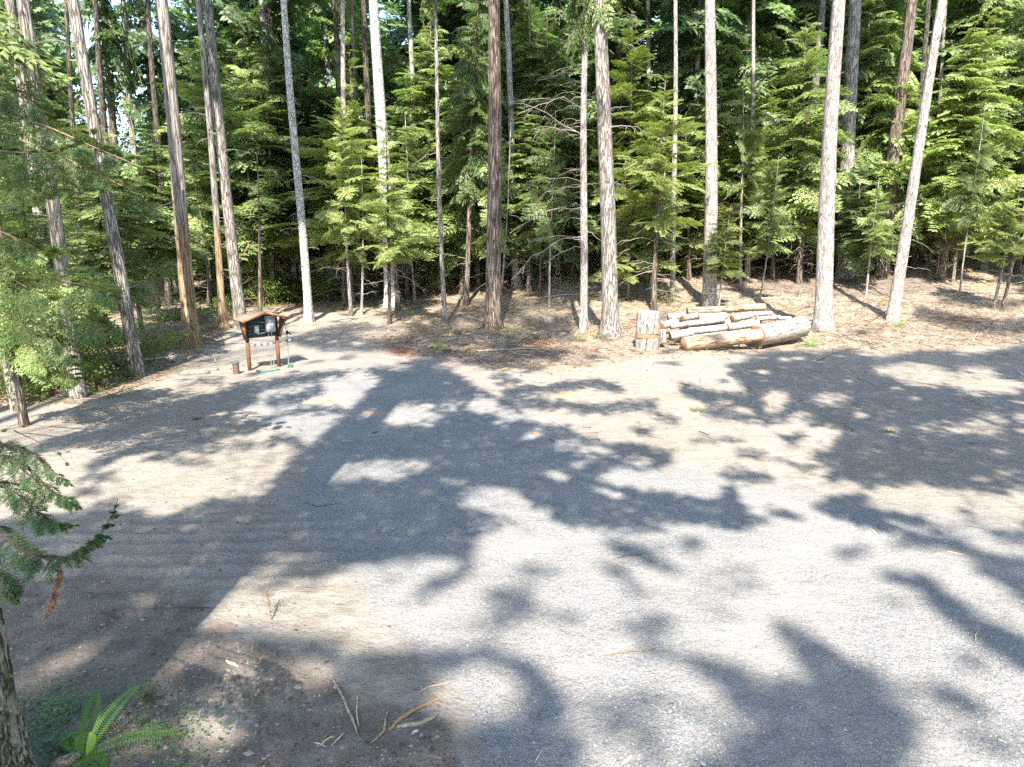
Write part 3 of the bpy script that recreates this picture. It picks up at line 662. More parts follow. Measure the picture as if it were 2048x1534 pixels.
for (u, x, y, z, H, ri, kd, q) in sorted(BACK, key=lambda b: b[2]):
    nk = nearest_mark(u); c = _cnt.get(nk, 0); _cnt[nk] = c + 1
    lab = f'{ORD[min(c, 11)]} tall forest conifer deep behind the {nk}'
    rt = root('forest_conifer', (x, y, z), lab, 'tree', 'tall conifers deep in the woods')
    o = link('trunk', _trunks[(ri + kd) % 5], rt); s = random.uniform(.7, 1.35); o.scale = (s, s, H / 30); o.rotation_euler = (random.uniform(-.02, .02), random.uniform(-.02, .02), random.uniform(0, 6))
    lo = (7.5, 5, 4, 3, 2)[ri] * random.uniform(.7, 1.5)
    put_crown(rt, 'dark', 'tall', int(kd), (0, 0, lo), H * .62 if ri < 2 else H - lo, random.uniform(2.4, 3.6) * (1 + ri * .12))
# low green growth under them
_cnt = {}
rng = np.random.default_rng(9)
SUB = []
for ri, (d, n) in enumerate([(41, 15), (47, 18), (56, 20), (68, 20), (80, 24)]):
    half = d * .78
    for i in range(n):
        x = -half + 2 * half * (i + rng.uniform(.1, .9)) / n; y = d + rng.uniform(-2.5, 2.5); z = float(height(x, y)); u, v = project(x, y, z)
        SUB.append((float(u), x, y, z, ri))
for (u, x, y, z, ri) in sorted(SUB, key=lambda b: b[2]):
    nk = nearest_mark(u); c = _cnt.get(nk, 0); _cnt[nk] = c + 1
    kd = ('cedar', 'hemlock', 'fir', 'cedar')[int(rng.integers(4))]
    rt = root('understory_conifer', (x, y, z), f'{ORD[min(c, 11)]} smaller understory {kd} well behind the {nk}', 'tree', 'smaller conifers under the tall woods')
    H = rng.uniform(8, 15)
    o = link('trunk', _trunks[int(rng.integers(5))], rt); o.scale = (.32, .32, H / 30)
    put_crown(rt, kd, 'mid', int(rng.integers(3)), (0, 0, 1.2 + rng.uniform(0, 1.5)), H - 1.2, rng.uniform(2.2, 3.4))
def stems():
    rng = np.random.default_rng(44); cnt = {}
    for i in range(46):
        y = rng.uniform(33, 46); x = rng.uniform(-.76, .76) * y; z = float(height(x, y)); u, v = project(x, y, z); u = float(u)
        nk = nearest_mark(u); c = cnt.get(nk, 0); cnt[nk] = c + 1; H = rng.uniform(5, 12)
        rt = root('bare_sapling', (x, y, z), f'{ORD[min(c, 11)]} thin half-bare stem behind the {nk}', 'young tree', 'thin half-bare stems in the shade of the wood edge')
        mb, cen, zz, r = trunk_mesh(rng.uniform(.035, .09), H, (rng.normal() * .05 * H, 0, H), rng, 8, .4, .4, .10, knots=0); mb.build('trunk', [BARK[('brown', 'fir', 'pale')[i % 3]], TWIGB], rt, smooth=True)
        dead_mesh(cen, zz, rng, 9, .5, min(H, 5), 1.5).build('dead_branch', TWIG if i % 2 else TWIGB, rt)
        if i % 3: put_crown(rt, ('cedar', 'fir', 'hemlock')[i % 3], 'young', i % 3, (0, 0, H * .35), H * .65, rng.uniform(.9, 1.6))
stems()
# bright broadleaf trees and low shrubs at the back
for k, (u_, y, H, lab) in enumerate([(150, 52, 17, 'bright leafy maple high behind the thin dark grey trunk'), (60, 50, 15, 'leafy maple behind the outermost speckled trunk'), (412, 62, 17, 'hazy leafy tree between the tan cedar and the narrow tan cedar'),
                                     (470, 70, 17, 'far pale-green tree near the open sky patch'), (940, 75, 18, 'far leafy tree behind the red-brown furrowed fir')]):
    p = at(u_, 560, y); z = float(height(p[0], y)); rt = root('maple_tree', (p[0], y, z), lab, 'tree')
    o = link('trunk', _trunks[k % 5], rt); o.scale = (.4, .4, H / 32)
    put_crown(rt, 'broad', 'tall', k % 2, (0, 0, 3), H - 3, 5.0)
SH = [(560, 606, 1.3, 'leafy bush in the dark hollow behind the meter shelter'), (600, 600, 1.1, 'leafy bush behind the foot of the white slim trunk'), (655, 603, 1.5, 'leafy bush left of the split thin trunk'),
      (735, 597, 1.2, 'bush in the hollow between the split trunk and the saplings'), (870, 585, 1.2, 'bright bush beside the slim mottled trunk'), (905, 578, 1.3, 'bright bush behind the thin trunk with a fern'),
      (975, 566, 1.3, 'bush behind the foot of the furrowed fir'), (1080, 556, 1.2, 'bush beside the white snag'), (1115, 560, 1.3, 'bush behind the white snag'), (1255, 562, 1.4, 'leafy bush behind the thick grey fir'), (1285, 556, 1.2, 'leafy bush behind the spindly fir'),
      (1340, 550, 1.3, 'dim bush between the spindly fir and log pile fir'), (1450, 540, 1.3, 'dark bush in the gap by the log pile fir'), (1560, 528, 1.3, 'dark bush deep behind the red-stemmed hemlock'), (1720, 520, 1.4, 'pale bush seen between the two big shaded firs'), (1930, 525, 1.4, 'bright bush beyond the brown-stemmed cedar'),
      (2000, 520, 1.6, 'bright bush in the far corner of the litter'), (2045, 530, 1.4, 'bright bush cut off by the picture edge'), (460, 640, .9, 'dark bush at the foot of the narrow tan cedar'), (350, 640, 1.2, 'dark bush behind the tan cedar'), (520, 615, 1.2, 'dark bush just above the shelter roof'), (60, 792, 1.0, 'low leafy bush beside the mossy corner trunk'), (118, 790, .9, 'low leafy bush at the foot of the fir behind the cedar boughs'), (200, 772, 1.0, 'low bush between the two grey firs near the corner'),
      (-15, 800, 1.2, 'bush cut off by the picture edge beside the corner trunk'), (238, 735, 1.1, 'dark bush directly behind the huckleberry bush'), (150, 730, 1.3, 'taller bush in the dark behind the corner firs'), (80, 730, 1.4, 'taller bush behind the mossy corner trunk'), (300, 700, .9, 'bush beneath the tangle of bleached branches')]
for k, (u_, v_, s, lab) in enumerate(SH):
    p = ground(u_, v_); rt = root('salal_shrub', p, lab, 'shrub', 'leafy shrubs at the back of the litter')
    put_crown(rt, 'broad', 'low', k % 3, (0, 0, -.05), s * 1.35, s * 1.05, name='foliage')

# --- unseen trees behind the camera: crowns shaped to throw the clearing's dappled shade
S = Ras(x0=-300, x1=2400, y0=560, y1=1640, st=5)
S.poly([(-300, 1030), (0, 1040), (182, 1021), (274, 1010), (287, 1029), (391, 1018), (430, 995), (512, 1000), (528, 984), (572, 932), (603, 896), (627, 888), (668, 851), (684, 836), (713, 810), (741, 781), (773, 750), (860, 735), (919, 752),
        (955, 778), (1023, 802), (1050, 835), (1089, 851), (1141, 854), (1149, 870), (1206, 885), (1290, 890), (1345, 905), (1340, 930), (1270, 945), (1191, 950), (1222, 969), (1290, 980), (1355, 992), (1436, 1000), (1451, 969), (1472, 974), (1488, 1016), (1532, 1034),
        (1532, 1047), (1478, 1065), (1415, 1050), (1259, 1040), (1130, 1030), (1050, 1000), (1010, 990), (960, 1060), (940, 1134), (700, 1134), (640, 1160), (680, 1230), (700, 1300), (800, 1300), (1000, 1300), (1090, 1335), (1128, 1395), (1150, 1450), (1175, 1500), (1120, 1640), (-300, 1640)], 1)
S.poly([(1470, 738), (1500, 712), (1560, 700), (1640, 706), (1700, 697), (1760, 716), (1860, 700), (1960, 708), (2048, 690), (2400, 690), (2400, 800), (2048, 795), (2400, 800), (2400, 1010), (2048, 985), (1980, 995), (1900, 975), (1823, 965), (1740, 978), (1600, 960), (1590, 900), (1530, 850), (1510, 810)], 1)
S.poly([(1536, 1243), (1601, 1246), (1653, 1290), (1692, 1316), (1758, 1356), (1771, 1395), (1823, 1434), (1849, 1447), (1818, 1504), (1797, 1640), (1389, 1640), (1389, 1510), (1493, 1465), (1519, 1375), (1536, 1356), (1612, 1350), (1588, 1311), (1552, 1264)], .95)
S.poly([(1625, 1010), (1682, 985), (1758, 992), (1771, 1018), (1836, 1029), (1885, 1062), (1836, 1050), (1778, 1064), (1718, 1050), (1653, 1030)], 1)
S.poly([(690, 645), (800, 655), (900, 610), (1000, 590), (1140, 600), (1150, 640), (1150, 700), (1090, 735), (1000, 745), (940, 730), (860, 712), (740, 702), (640, 700), (560, 680), (600, 668)], .8)
for pts, hw, v in [([(1840, 625), (1900, 640), (1990, 655), (2100, 650)], 14, .9), ([(1880, 600), (2000, 610), (2100, 600)], 9, .8), ([(1320, 640), (1340, 625)], 8, .5), ([(1700, 668), (1760, 662)], 6, .6), ([(1020, 575), (1100, 572)], 8, .7), ([(39, 919), (115, 885), (182, 875), (250, 859), (331, 838), (417, 815), (495, 786)], (8, 24), 1), ([(182, 937), (222, 916), (261, 909), (313, 883), (352, 870), (417, 843), (456, 838)], 10, .9),
    ([(300, 914), (339, 903), (365, 890), (391, 880), (511, 851)], 12, .9), ([(391, 903), (443, 896), (508, 890)], 10, .5), ([(339, 922), (417, 930)], 6, .6), ([(195, 958), (227, 948)], 9, .8), ([(146, 987), (195, 982)], 7, .8), ([(352, 791), (417, 791)], 5, .7), ([(365, 765), (443, 760)], 6, .7),
    ([(512, 775), (560, 765), (620, 755), (700, 748), (780, 742)], 9, .9), ([(540, 805), (600, 795), (640, 778)], 10, .8), ([(512, 845), (570, 830), (620, 818), (700, 822)], 7, .8), ([(535, 890), (564, 875), (598, 888)], 8, .8),
    ([(1076, 1002), (1128, 1034), (1167, 1042), (1220, 1049), (1285, 1049), (1324, 1068), (1389, 1091)], 14, .75), ([(1227, 1091), (1272, 1104), (1303, 1122)], 13, .9), ([(1000, 1057), (1050, 1062)], 9, .8),
    ([(1010, 785), (1076, 778), (1128, 773), (1193, 768), (1238, 776)], 9, .9), ([(1024, 802), (1115, 812), (1160, 817), (1206, 820), (1233, 812), (1305, 810)], 10, .8), ([(1368, 778), (1415, 794), (1480, 804), (1540, 812)], (10, 18), 1), ([(1467, 742), (1540, 765)], 15, 1),
    ([(1311, 828), (1350, 843)], 8, .7), ([(1415, 825), (1535, 838)], 8, .8), ([(1269, 859), (1298, 862)], 8, .8), ([(1389, 880), (1480, 880)], 8, .5), ([(1285, 911), (1337, 909)], 10, .9), ([(1480, 906), (1535, 911)], 9, .7), ([(1454, 950), (1535, 958)], 11, .8),
    ([(1818, 1073), (1849, 1081), (1922, 1091)], 12, .9), ([(1922, 1021), (1966, 1042)], 9, .8), ([(1784, 1089), (1830, 1087)], 8, .7), ([(1682, 1109), (1732, 1099)], 11, .9), ([(1940, 1107), (2005, 1125), (2100, 1140)], 13, 1), ([(1536, 1021), (1593, 1036)], 9, .8), ([(2020, 1040), (2100, 1060)], 13, .9),
    ([(1979, 1068), (2060, 1080)], 9, .8), ([(1024, 1137), (1115, 1147)], 11, .6), ([(1024, 1202), (1063, 1210), (1071, 1228), (1154, 1238)], 11, .6), ([(1220, 1134), (1259, 1160), (1280, 1186)], 12, .6), ([(1311, 1134), (1358, 1142)], 9, .6), ([(1290, 1240), (1330, 1255)], 22, .5),
    ([(1259, 1262), (1324, 1272), (1363, 1292)], 15, .6), ([(1272, 1306), (1324, 1303), (1376, 1316), (1428, 1337), (1467, 1356)], (8, 16), 1), ([(1465, 1360), (1480, 1400)], 34, .9), ([(1272, 1397), (1324, 1416), (1389, 1429), (1454, 1460)], 16, .65),
    ([(1771, 1150), (1844, 1163), (1888, 1210), (1953, 1251), (2005, 1285), (2100, 1330)], (12, 34), 1), ([(1953, 1139), (2005, 1152), (2100, 1210)], (10, 30), 1), ([(1925, 1325), (1955, 1330)], 18, .6), ([(1870, 1376), (1927, 1400), (1958, 1418)], 14, .8), ([(1776, 1199), (1796, 1199)], 13, .5), ([(1914, 1473), (1979, 1481), (2030, 1502)], 15, .6)]:
    S.stroke(pts, hw, v)
for cx, cy_, rx, ry, v in [(684, 943, 44, 15, 0), (773, 940, 40, 17, 0), (822, 932, 30, 10, .15), (908, 963, 30, 8, .5), (985, 1000, 52, 19, .1), (994, 1047, 36, 22, .45), (1023, 1083, 26, 24, 0), (838, 1125, 62, 13, .3), (577, 1122, 60, 14, .5), (846, 747, 30, 9, 0), (715, 752, 26, 6, 0),
    (804, 773, 22, 9, .3), (800, 832, 62, 13, 0), (812, 804, 40, 8, .35), (898, 812, 26, 15, .4), (965, 812, 27, 12, 0), (1015, 830, 20, 9, 0), (1246, 953, 36, 12, 0), (1282, 924, 22, 8, .2), (1190, 903, 30, 9, .2), (1135, 888, 30, 12, .3),
    (1552, 794, 23, 10, 0), (1661, 797, 42, 13, .3), (1549, 817, 19, 8, .2), (1601, 833, 22, 9, .2), (1580, 856, 36, 10, 0), (1648, 867, 30, 11, 0), (1627, 890, 36, 9, .1), (1583, 911, 40, 10, 0), (1614, 940, 40, 13, .1), (1888, 856, 56, 15, .5), (1974, 849, 36, 17, .2), (2046, 836, 14, 9, .1),
    (2005, 906, 20, 8, .3), (2018, 948, 27, 15, .4), (1797, 998, 50, 20, 0), (1900, 1000, 85, 16, .1), (1680, 976, 36, 10, .1), (1614, 969, 42, 9, .1), (2037, 995, 16, 15, .1), (2005, 1042, 46, 11, .1), (295, 1197, 30, 9, .5), (334, 1342, 24, 8, .2), (320, 1387, 24, 13, .3), (443, 1382, 32, 20, .3),
    (508, 1368, 24, 26, .2), (420, 1455, 52, 30, .1), (200, 1470, 150, 40, .35), (1900, 758, 90, 10, .1), (1990, 774, 60, 10, 0), (1953, 744, 34, 8, .1), (1820, 742, 60, 10, .1),
    (810, 1150, 66, 16, .1), (880, 1155, 42, 26, 0), (915, 1190, 30, 28, .05), (1007, 1172, 46, 20, 0), (985, 1232, 60, 40, 0), (955, 1388, 76, 42, .1), (590, 1350, 80, 16, .1), (690, 1300, 24, 24, .3), (1330, 1080, 30, 12, .2), (1050, 1390, 24, 16, .5)]:
    S.ell(cx, cy_, rx * (1.25 if v < .25 else 1.05), ry * (1.45 if v < .25 else 1.1), v)
S.poly([(511, 1150), (477, 1168), (430, 1210), (401, 1254), (512, 1256), (564, 1275), (694, 1275), (755, 1246), (734, 1222), (668, 1205), (655, 1180), (620, 1158), (572, 1150)], .05)
S.poly([(482, 1290), (378, 1283), (339, 1316), (391, 1327), (495, 1342), (540, 1320)], .2)
S.poly([(248, 1265), (214, 1285), (162, 1325), (91, 1372), (30, 1376), (47, 1345), (143, 1306)], .25)
for e in ((1010, 655, 40, 8), (1120, 690, 50, 8), (930, 650, 30, 7), (860, 690, 40, 5), (760, 668, 60, 8), (1090, 625, 50, 9), (960, 700, 40, 6), (1060, 725, 40, 5)): S.ell(*e, .1)
S.blur(1)
def shade_trees():
    rng = np.random.default_rng(21)
    # trees that stand behind and beside the camera: x, y, height
    g0 = ground(310, 1270); g1 = ground(700, 860)
    dxy = SD[:2] / np.linalg.norm(SD[:2]); k = (-5.0 - g0[1]) / dxy[1]; tx = g0[0] + dxy[0] * k
    TR = [(tx, -5.0, 33, .30, 'unseen tall fir just behind the camera, crown shaped to shade the driveway'), (9.5, -8, 32, .34, 'unseen tall fir behind the camera, crown shaped to shade the gravel corner'), (17.5, -3, 31, .36, 'unseen tall fir beside the clearing, crown shaped to shade it'),
          (-12.5, -3, 32, .36, 'unseen tall fir beside the clearing opposite, crown shaped to shade it'), (tx - .95, -22, 36, .3, 'tallest unseen fir far behind the camera, crown shaped to shade the clearing')]
    P = np.array([(a, b) for a, b, *_ in TR])
    # sample the real ground, look up the shade, send the point back towards the sun
    n = 800000
    y = 4.0 * (24.0 / 4.0) ** rng.uniform(0, 1, n) ; y = np.where(rng.uniform(0, 1, n) < .45, rng.uniform(3.6, 23, n), rng.uniform(23, 42, n)); x = rng.uniform(-1, 1, n) * np.maximum(15, y * .75) + 1.5; z = height(x, y)
    u, v = project(x, y, z); s = S.at(u, v)
    hx = rng.uniform(-14, 16, 460); hy = rng.uniform(4, 40, 460); hr = rng.uniform(.07, .24, 460); hu, hv = project(hx, hy, height(hx, hy)); kk = ~((hu > 560) & (hu < 1000) & (hv > 850) & (hv < 1120)) & ~((hu < 420) & (hv > 1040)); hx, hy, hr = hx[kk], hy[kk], hr[kk]
    bx = rng.uniform(-14, 16, 130); by = rng.uniform(4, 40, 130); br_ = rng.uniform(.10, .30, 130)
    jr_ = rng.uniform(.35, 1.6, n) + .5 * lownoise(x, y, 5.0, 7)
    for X_, Y_, R_ in zip(hx, hy, hr): s = np.where((((x - X_) + .5 * math.sin(X_ * 9) * (y - Y_)) ** 2 + ((y - Y_) / 1.5) ** 2) < R_ ** 2 * jr_, s * .12, s)
    for X_, Y_, R_ in zip(bx, by, br_): s = np.where((((x - X_) + .6 * math.sin(X_ * 9) * (y - Y_)) ** 2 + ((y - Y_) / 1.6) ** 2) < R_ ** 2 * jr_ * 1.1, np.maximum(s, .6), s)
    s = np.clip(s + np.clip(lownoise(x, y, .9, 3) - .25, 0, 1) * .55 * (v > 1040) * (u > 900), 0, 1); ok = (v > 575) & (rng.uniform(0, 1, n) < s ** 1.6) & (np.abs(x) < .82 * y + 2)
    x, y, z = x[ok], y[ok], z[ok]
    h = np.where(y > 21, rng.uniform(22, 30, len(x)), np.where(y < 9, rng.uniform(19, 30, len(x)), rng.uniform(12, 20, len(x)))); t = h / math.sin(SUN_EL)
    p = np.stack([x, y, z], 1) - SD[None] * t[:, None]
    near = np.argmin(((p[:, None, :2] - P[None]) ** 2).sum(-1) + np.array([0, 10, 10, 10, 60.]), 1)
    for i, (tx_, ty, H, r, lab) in enumerate(TR):
        b = np.array([tx_, ty, float(height(tx_, ty))]); rt = root('shade_fir', b, lab, 'tree', 'unseen firs with crowns shaped to shade the clearing')
        mb, cen, zz, rr = trunk_mesh(r, H, (0, 0, 1), rng, 16, .6, .3, .05); mb.build('trunk', [BARK['fir'], TWIGB], rt, smooth=True)
        q = p[near == i] - b
        if len(q) == 0: continue
        m = len(q); d = rng.normal(size=(m, 3)); d[:, 2] *= .5; d /= np.linalg.norm(d, axis=1)[:, None]
        nn = -SD[None] + rng.normal(size=(m, 3)) * .5
        mb = MB(); mb.quads4(diamonds(q - d * .07, d, nn, rng.uniform(.13, .22, m), rng.uniform(.032, .046, m)), 0)
        for c in q[rng.integers(m, size=90)]:
            a = np.array([0, 0, min(H - 1, c[2] + 1.0)]); mid = (a + c) / 2 + np.array([0, 0, .4]); mb.quads4(stems_mesh([(a, mid, .02), (mid, c, .01)]), 1)
        mb.build('crown', [LEAF['dark'], TWIGB], rt)  # leaf cloud laid out from the shade map, parts far from any trunk
shade_trees()
def around():  # unseen ring of trees, added to hold back sky light over the clearing
    rng = np.random.default_rng(77)
    side = ['in the woods on the near side beyond the gravel corner', 'in the woods behind the camera', 'in the woods beside the near mossy trunk']
    for i in range(24):
        a = R(rng.uniform(-28, 208)); d = rng.uniform(26, 48); x, y = d * math.cos(a), -d * math.sin(a)
        if y > -24 and abs(x) < 24: continue
        if y > 0 and abs(x) < .78 * y + 4: continue
        rt = root('forest_conifer', (x, y, float(height(x, y))), 'unseen tall conifer ' + side[0 if x > 12 else 2 if x < -12 else 1], 'tree', 'unseen tall conifers added around the clearing to dim sky light')
        o = link('trunk', _trunks[i % 5], rt); put_crown(rt, 'dark', 'tall', i % 3, (0, 0, 5), 27, 4.2)
around()
# ------------------------------------------------------------------ meter shelter and the things round it
WOODO = simple('orange_cedar_lumber', (.17, .085, .045), .75, 22, .35, stretch=(1, 1, .15), bumps=.2)
ROOFW = simple('weathered_roof_wood', (.25, .155, .11), .8, 18, .3, stretch=(1, .2, 1), bumps=.2)
TEAL = simple('dark_teal_paint', (.022, .05, .062), .6, 14, .2)
GREYB = simple('grey_painted_steel', (.42, .43, .46), .45, 8, .06)
GREYL = simple('pale_grey_plastic', (.55, .56, .56), .5)
PIPE = simple('galvanised_pipe', (.34, .35, .37), .4, 0, metal=.6)
DARKP = simple('dark_plastic', (.03, .03, .035), .5)
WHITEP = simple('white_plastic', (.65, .65, .66), .5)
GREENB = simple('green_plastic_lid', (.045, .12, .08), .6, 12, .2)
RUSTY = simple('rust_brown_steel', (.13, .085, .06), .8, 25, .5, bumps=.3)
TEALC = simple('dusty_teal_cap', (.07, .12, .13), .6, 10, .25)
def shelter():
    bl = ground(499.7, 741); br = ground(558.2, 733); mid = (bl + br) / 2
    ax = br - bl; Wd = np.linalg.norm(ax[:2]); rot = math.atan2(ax[1], ax[0]); X = np.array([math.cos(rot), math.sin(rot), 0]); Yv = np.array([-X[1], X[0], 0]); Zv = np.array([0, 0, 1.0])
    rt = root('meter_shelter', mid, 'small roofed timber shelter holding grey electrical meter boxes', 'meter shelter')
    def L(x, y, z): return X * x + Yv * y + Zv * z
    px = mid[1] / F                       # metres per picture pixel at the shelter
    h = Wd / 2
    for sgn in (-1, 1):
        mb = MB(); zb = -.25 + (bl if sgn < 0 else br)[2] - mid[2]
        box(mb, L(sgn * h, 0, (1.42 + zb) / 2), (.085, .09, 1.42 - zb), rot); mb.build('post', WOODO, rt)
    pz0, pz1 = 65 * px, 118 * px * .93
    mb = MB()
    for k in range(6):
        z0 = pz0 + (pz1 - pz0) * k / 6; z1 = pz0 + (pz1 - pz0) * (k + .94) / 6
        box(mb, L(0, -.03 - .006 * (k % 2), (z0 + z1) / 2), (Wd + .06, .03, z1 - z0), rot)
    # gable boards up to the ridge
    for k in range(3):
        z0 = pz1 + k * .055; w = (Wd + .06) * (1 - .28 * (k + 1)); box(mb, L(0, -.033, z0 + .026), (w, .03, .05), rot)
    mb.build('panel', TEAL, rt)
    for sgn in (-1, 1):                   # tapering side cheeks
        mb = MB(); x = sgn * (h + .07); t = .02
        q = [(-.34, pz1 - .17), (.06, pz1 - .13), (.06, pz0 - .02), (-.10, pz0 - .05)]
        v = [L(x - t + sgn * (.10 if zz > pz1 - .2 else 0), yy, zz) for yy, zz in q] + [L(x + t + sgn * (.10 if zz > pz1 - .2 else 0), yy, zz) for yy, zz in q]
        mb.add(v, [[0, 1, 2, 3], [7, 6, 5, 4], [0, 4, 5, 1], [1, 5, 6, 2], [2, 6, 7, 3], [3, 7, 4, 0]]); mb.build('side_board', WOODO, rt)
    apex = 119 * px; ez = 104 * px; ew = Wd * .5 + .28
    mb = MB()
    for sgn in (-1, 1):
        for k in range(4):
            a, b = k / 4, (k + .97) / 4
            y0, y1 = -.40 + a * .62, -.40 + b * .62
            P0 = [L(0, y0, apex), L(sgn * ew, y0, ez), L(sgn * ew, y1, ez), L(0, y1, apex)]; P1 = [p - Zv * .04 for p in P0]
            mb.add(P0 + P1, [[0, 1, 2, 3], [7, 6, 5, 4], [0, 4, 5, 1], [1, 5, 6, 2], [2, 6, 7, 3], [3, 7, 4, 0]])
    rf = mb.build('roof', ROOFW, rt)
    mb = MB()
    for sgn in (-1, 1):
        P0 = [L(0, -.415, apex - .01), L(sgn * ew, -.415, ez - .01), L(sgn * ew, -.415, ez - .08), L(0, -.415, apex - .08)]; P1 = [p - Yv * .02 for p in P0]
        mb.add(P0 + P1, [[3, 2, 1, 0], [4, 5, 6, 7], [0, 1, 5, 4], [1, 2, 6, 5], [2, 3, 7, 6], [3, 0, 4, 7]])
    mb.build('fascia', WOODO, rf)
    # boxes
    cx = .22 * Wd; bz = pz0 + .40
    mb = MB(); box(mb, L(cx, -.15, bz), (.27, .17, .47), rot); big = mb.build('meter_box', GREYB, rt)
    mb = MB(); box(mb, L(cx, -.245, bz), (.24, .018, .43), rot); mb.build('door', GREYB, big)
    mb = MB(); box(mb, L(cx, -.16, bz + .25), (.31, .22, .02), rot); mb.build('hood', GREYB, big)
    mb = MB(); box(mb, L(cx - .03, -.256, bz + .09), (.10, .004, .13), rot); mb.build('window', WHITEP, big)
    mb = MB(); box(mb, L(cx - .03, -.262, bz - .04), (.06, .014, .018), rot); mb.build('latch', DARKP, big)
    sx = -.21 * Wd; sz = pz0 + .27
    mb = MB(); box(mb, L(sx, -.09, sz), (.13, .08, .22), rot); sm = mb.build('switch_box', GREYL, rt)
    mb = MB(); box(mb, L(sx, -.134, sz), (.11, .012, .19), rot); mb.build('cover', WHITEP, sm)
    mb = MB(); tube(mb, [L(sx, -.08, sz - .10), L(sx, -.08, sz - .14), L(sx + .08, -.08, sz - .155), L(cx - .14, -.10, sz - .12)], .016, 8); mb.build('elbow_conduit', GREYL, rt)
    for dx in (-.05, .04):
        mb = MB(); tube(mb, [L(cx + dx, -.13, bz - .22), L(cx + dx + .01, -.13, -.15)], .014, 8); mb.build('conduit', PIPE, rt)
    return mid, rot, L, Wd
mid, rot, LL_, Wd = shelter()
# chain slung from the shelter post past the standpipe
def chain():
    mb = MB(); A = at(494, 691, mid[1] - .32); B = at(588, 677, mid[1] + .75); n = 30
    for i in range(n):
        t = (i + .5) / n; p = A + (B - A) * t; p[2] -= .05 * math.sin(math.pi * t)
        d = (B - A) / np.linalg.norm(B - A); u = np.cross(d, [0, 0, 1.0]); u /= np.linalg.norm(u); w = np.cross(u, d); s = u if i % 2 else w
        a = np.linspace(0, 2 * math.pi, 9); pts = p - A + np.cos(a)[:, None] * d * .034 + np.sin(a)[:, None] * s * .022
        tube(mb, pts, .011, 4, 0 if (i // 2) % 2 else 1)
    o = mb.build('chain', [WHITEP, DARKP], loc=[float(c) for c in A]); tag(o, 'black and white chain slung between the shelter post and the standpipe', 'chain')
chain()
def standpipe():
    b = ground(577, 730); top = at(574, 661, b[1]) - b; rt = root('standpipe', b, 'thin grey water standpipe with a lever handle beside the meter shelter', 'standpipe')
    mb = MB(); tube(mb, [[0, 0, -.2], top * .96], .02, 8); mb.build('pipe', PIPE, rt)
    mb = MB(); tube(mb, [top * .9, top * 1.0], .036, 8, cap=True); tube(mb, [top * .95, top * .95 + [.09, -.05, -.01], top * .95 + [.14, -.07, -.07]], .02, 8, cap=True); mb.build('spout', DARKP, rt)
    mb = MB(); tube(mb, [top, top + [-.06, 0, .05], top + [-.02, 0, .12], top + [.12, 0, .14]], .012, 6, cap=True); mb.build('handle', DARKP, rt)
standpipe()
def pipe_post():
    b = ground(473, 748); rt = root('capped_pipe', b, 'short rusty brown pipe with a dusty teal cap left of the meter shelter'.replace(' left of', ' beside'), 'pipe')
    px = b[1] / F; r = 6.4 * px; h = 22 * px
    mb = MB(); tube(mb, [[0, 0, -.1], [0, 0, h]], r, 20, cap=True); mb.build('casing', RUSTY, rt)
    mb = MB(); tube(mb, [[0, 0, h * .28], [0, 0, h * .34]], r * 1.06, 20, cap=True); mb.build('band', RUSTY, rt)
    mb = MB(); tube(mb, [[0, 0, h], [0, 0, h + .05]], r * 1.18, 20, cap=True); mb.build('cap', TEALC, rt)
pipe_post()
def lid(u, v, sx, sy, h, lab, rz, n=20, sq=False):
    b = ground(u, v); rt = root('valve_box', b, lab, 'valve box')
    mb = MB(); a = np.arange(n + 1) * 2 * math.pi / n
    k = 4.0 if sq else 2.0
    def P(s, z): 
        x = np.sign(np.cos(a)) * np.abs(np.cos(a)) ** (2 / k) * sx * s; y = np.sign(np.sin(a)) * np.abs(np.sin(a)) ** (2 / k) * sy * s
        return np.stack([x * math.cos(rz) - y * math.sin(rz), x * math.sin(rz) + y * math.cos(rz), np.full(n + 1, z)], 1)[:-1]
    rings = [P(1, -.1), P(1, h * .8), P(.96, h), P(.86, h), P(.85, h - .012)]
    V = np.concatenate(rings); Q = [[r * n + i, r * n + (i + 1) % n, (r + 1) * n + (i + 1) % n, (r + 1) * n + i] for r in range(4) for i in range(n)]
    rt.rotation_euler = (-.10 if sq else 0, 0, 0)
    mb.add(V, Q); mb.build('rim', GREENB, rt)
    mb = MB(); V = np.concatenate([P(.85, h - .012), [[0, 0, h - .006]]]); mb.add(V, [[i, (i + 1) % n, n, n] for i in range(n)]); mb.build('lid', GREENB if not sq else simple('dusty_green_lid', (.30, .30, .22), .9, 14, .3), rt)
lid(536, 742, .34, .22, .045, 'large oval green valve box half buried under the meter shelter', rot, 24, True)
lid(581, 735, .085, .085, .075, 'small round green valve cap at the foot of the standpipe', 0)

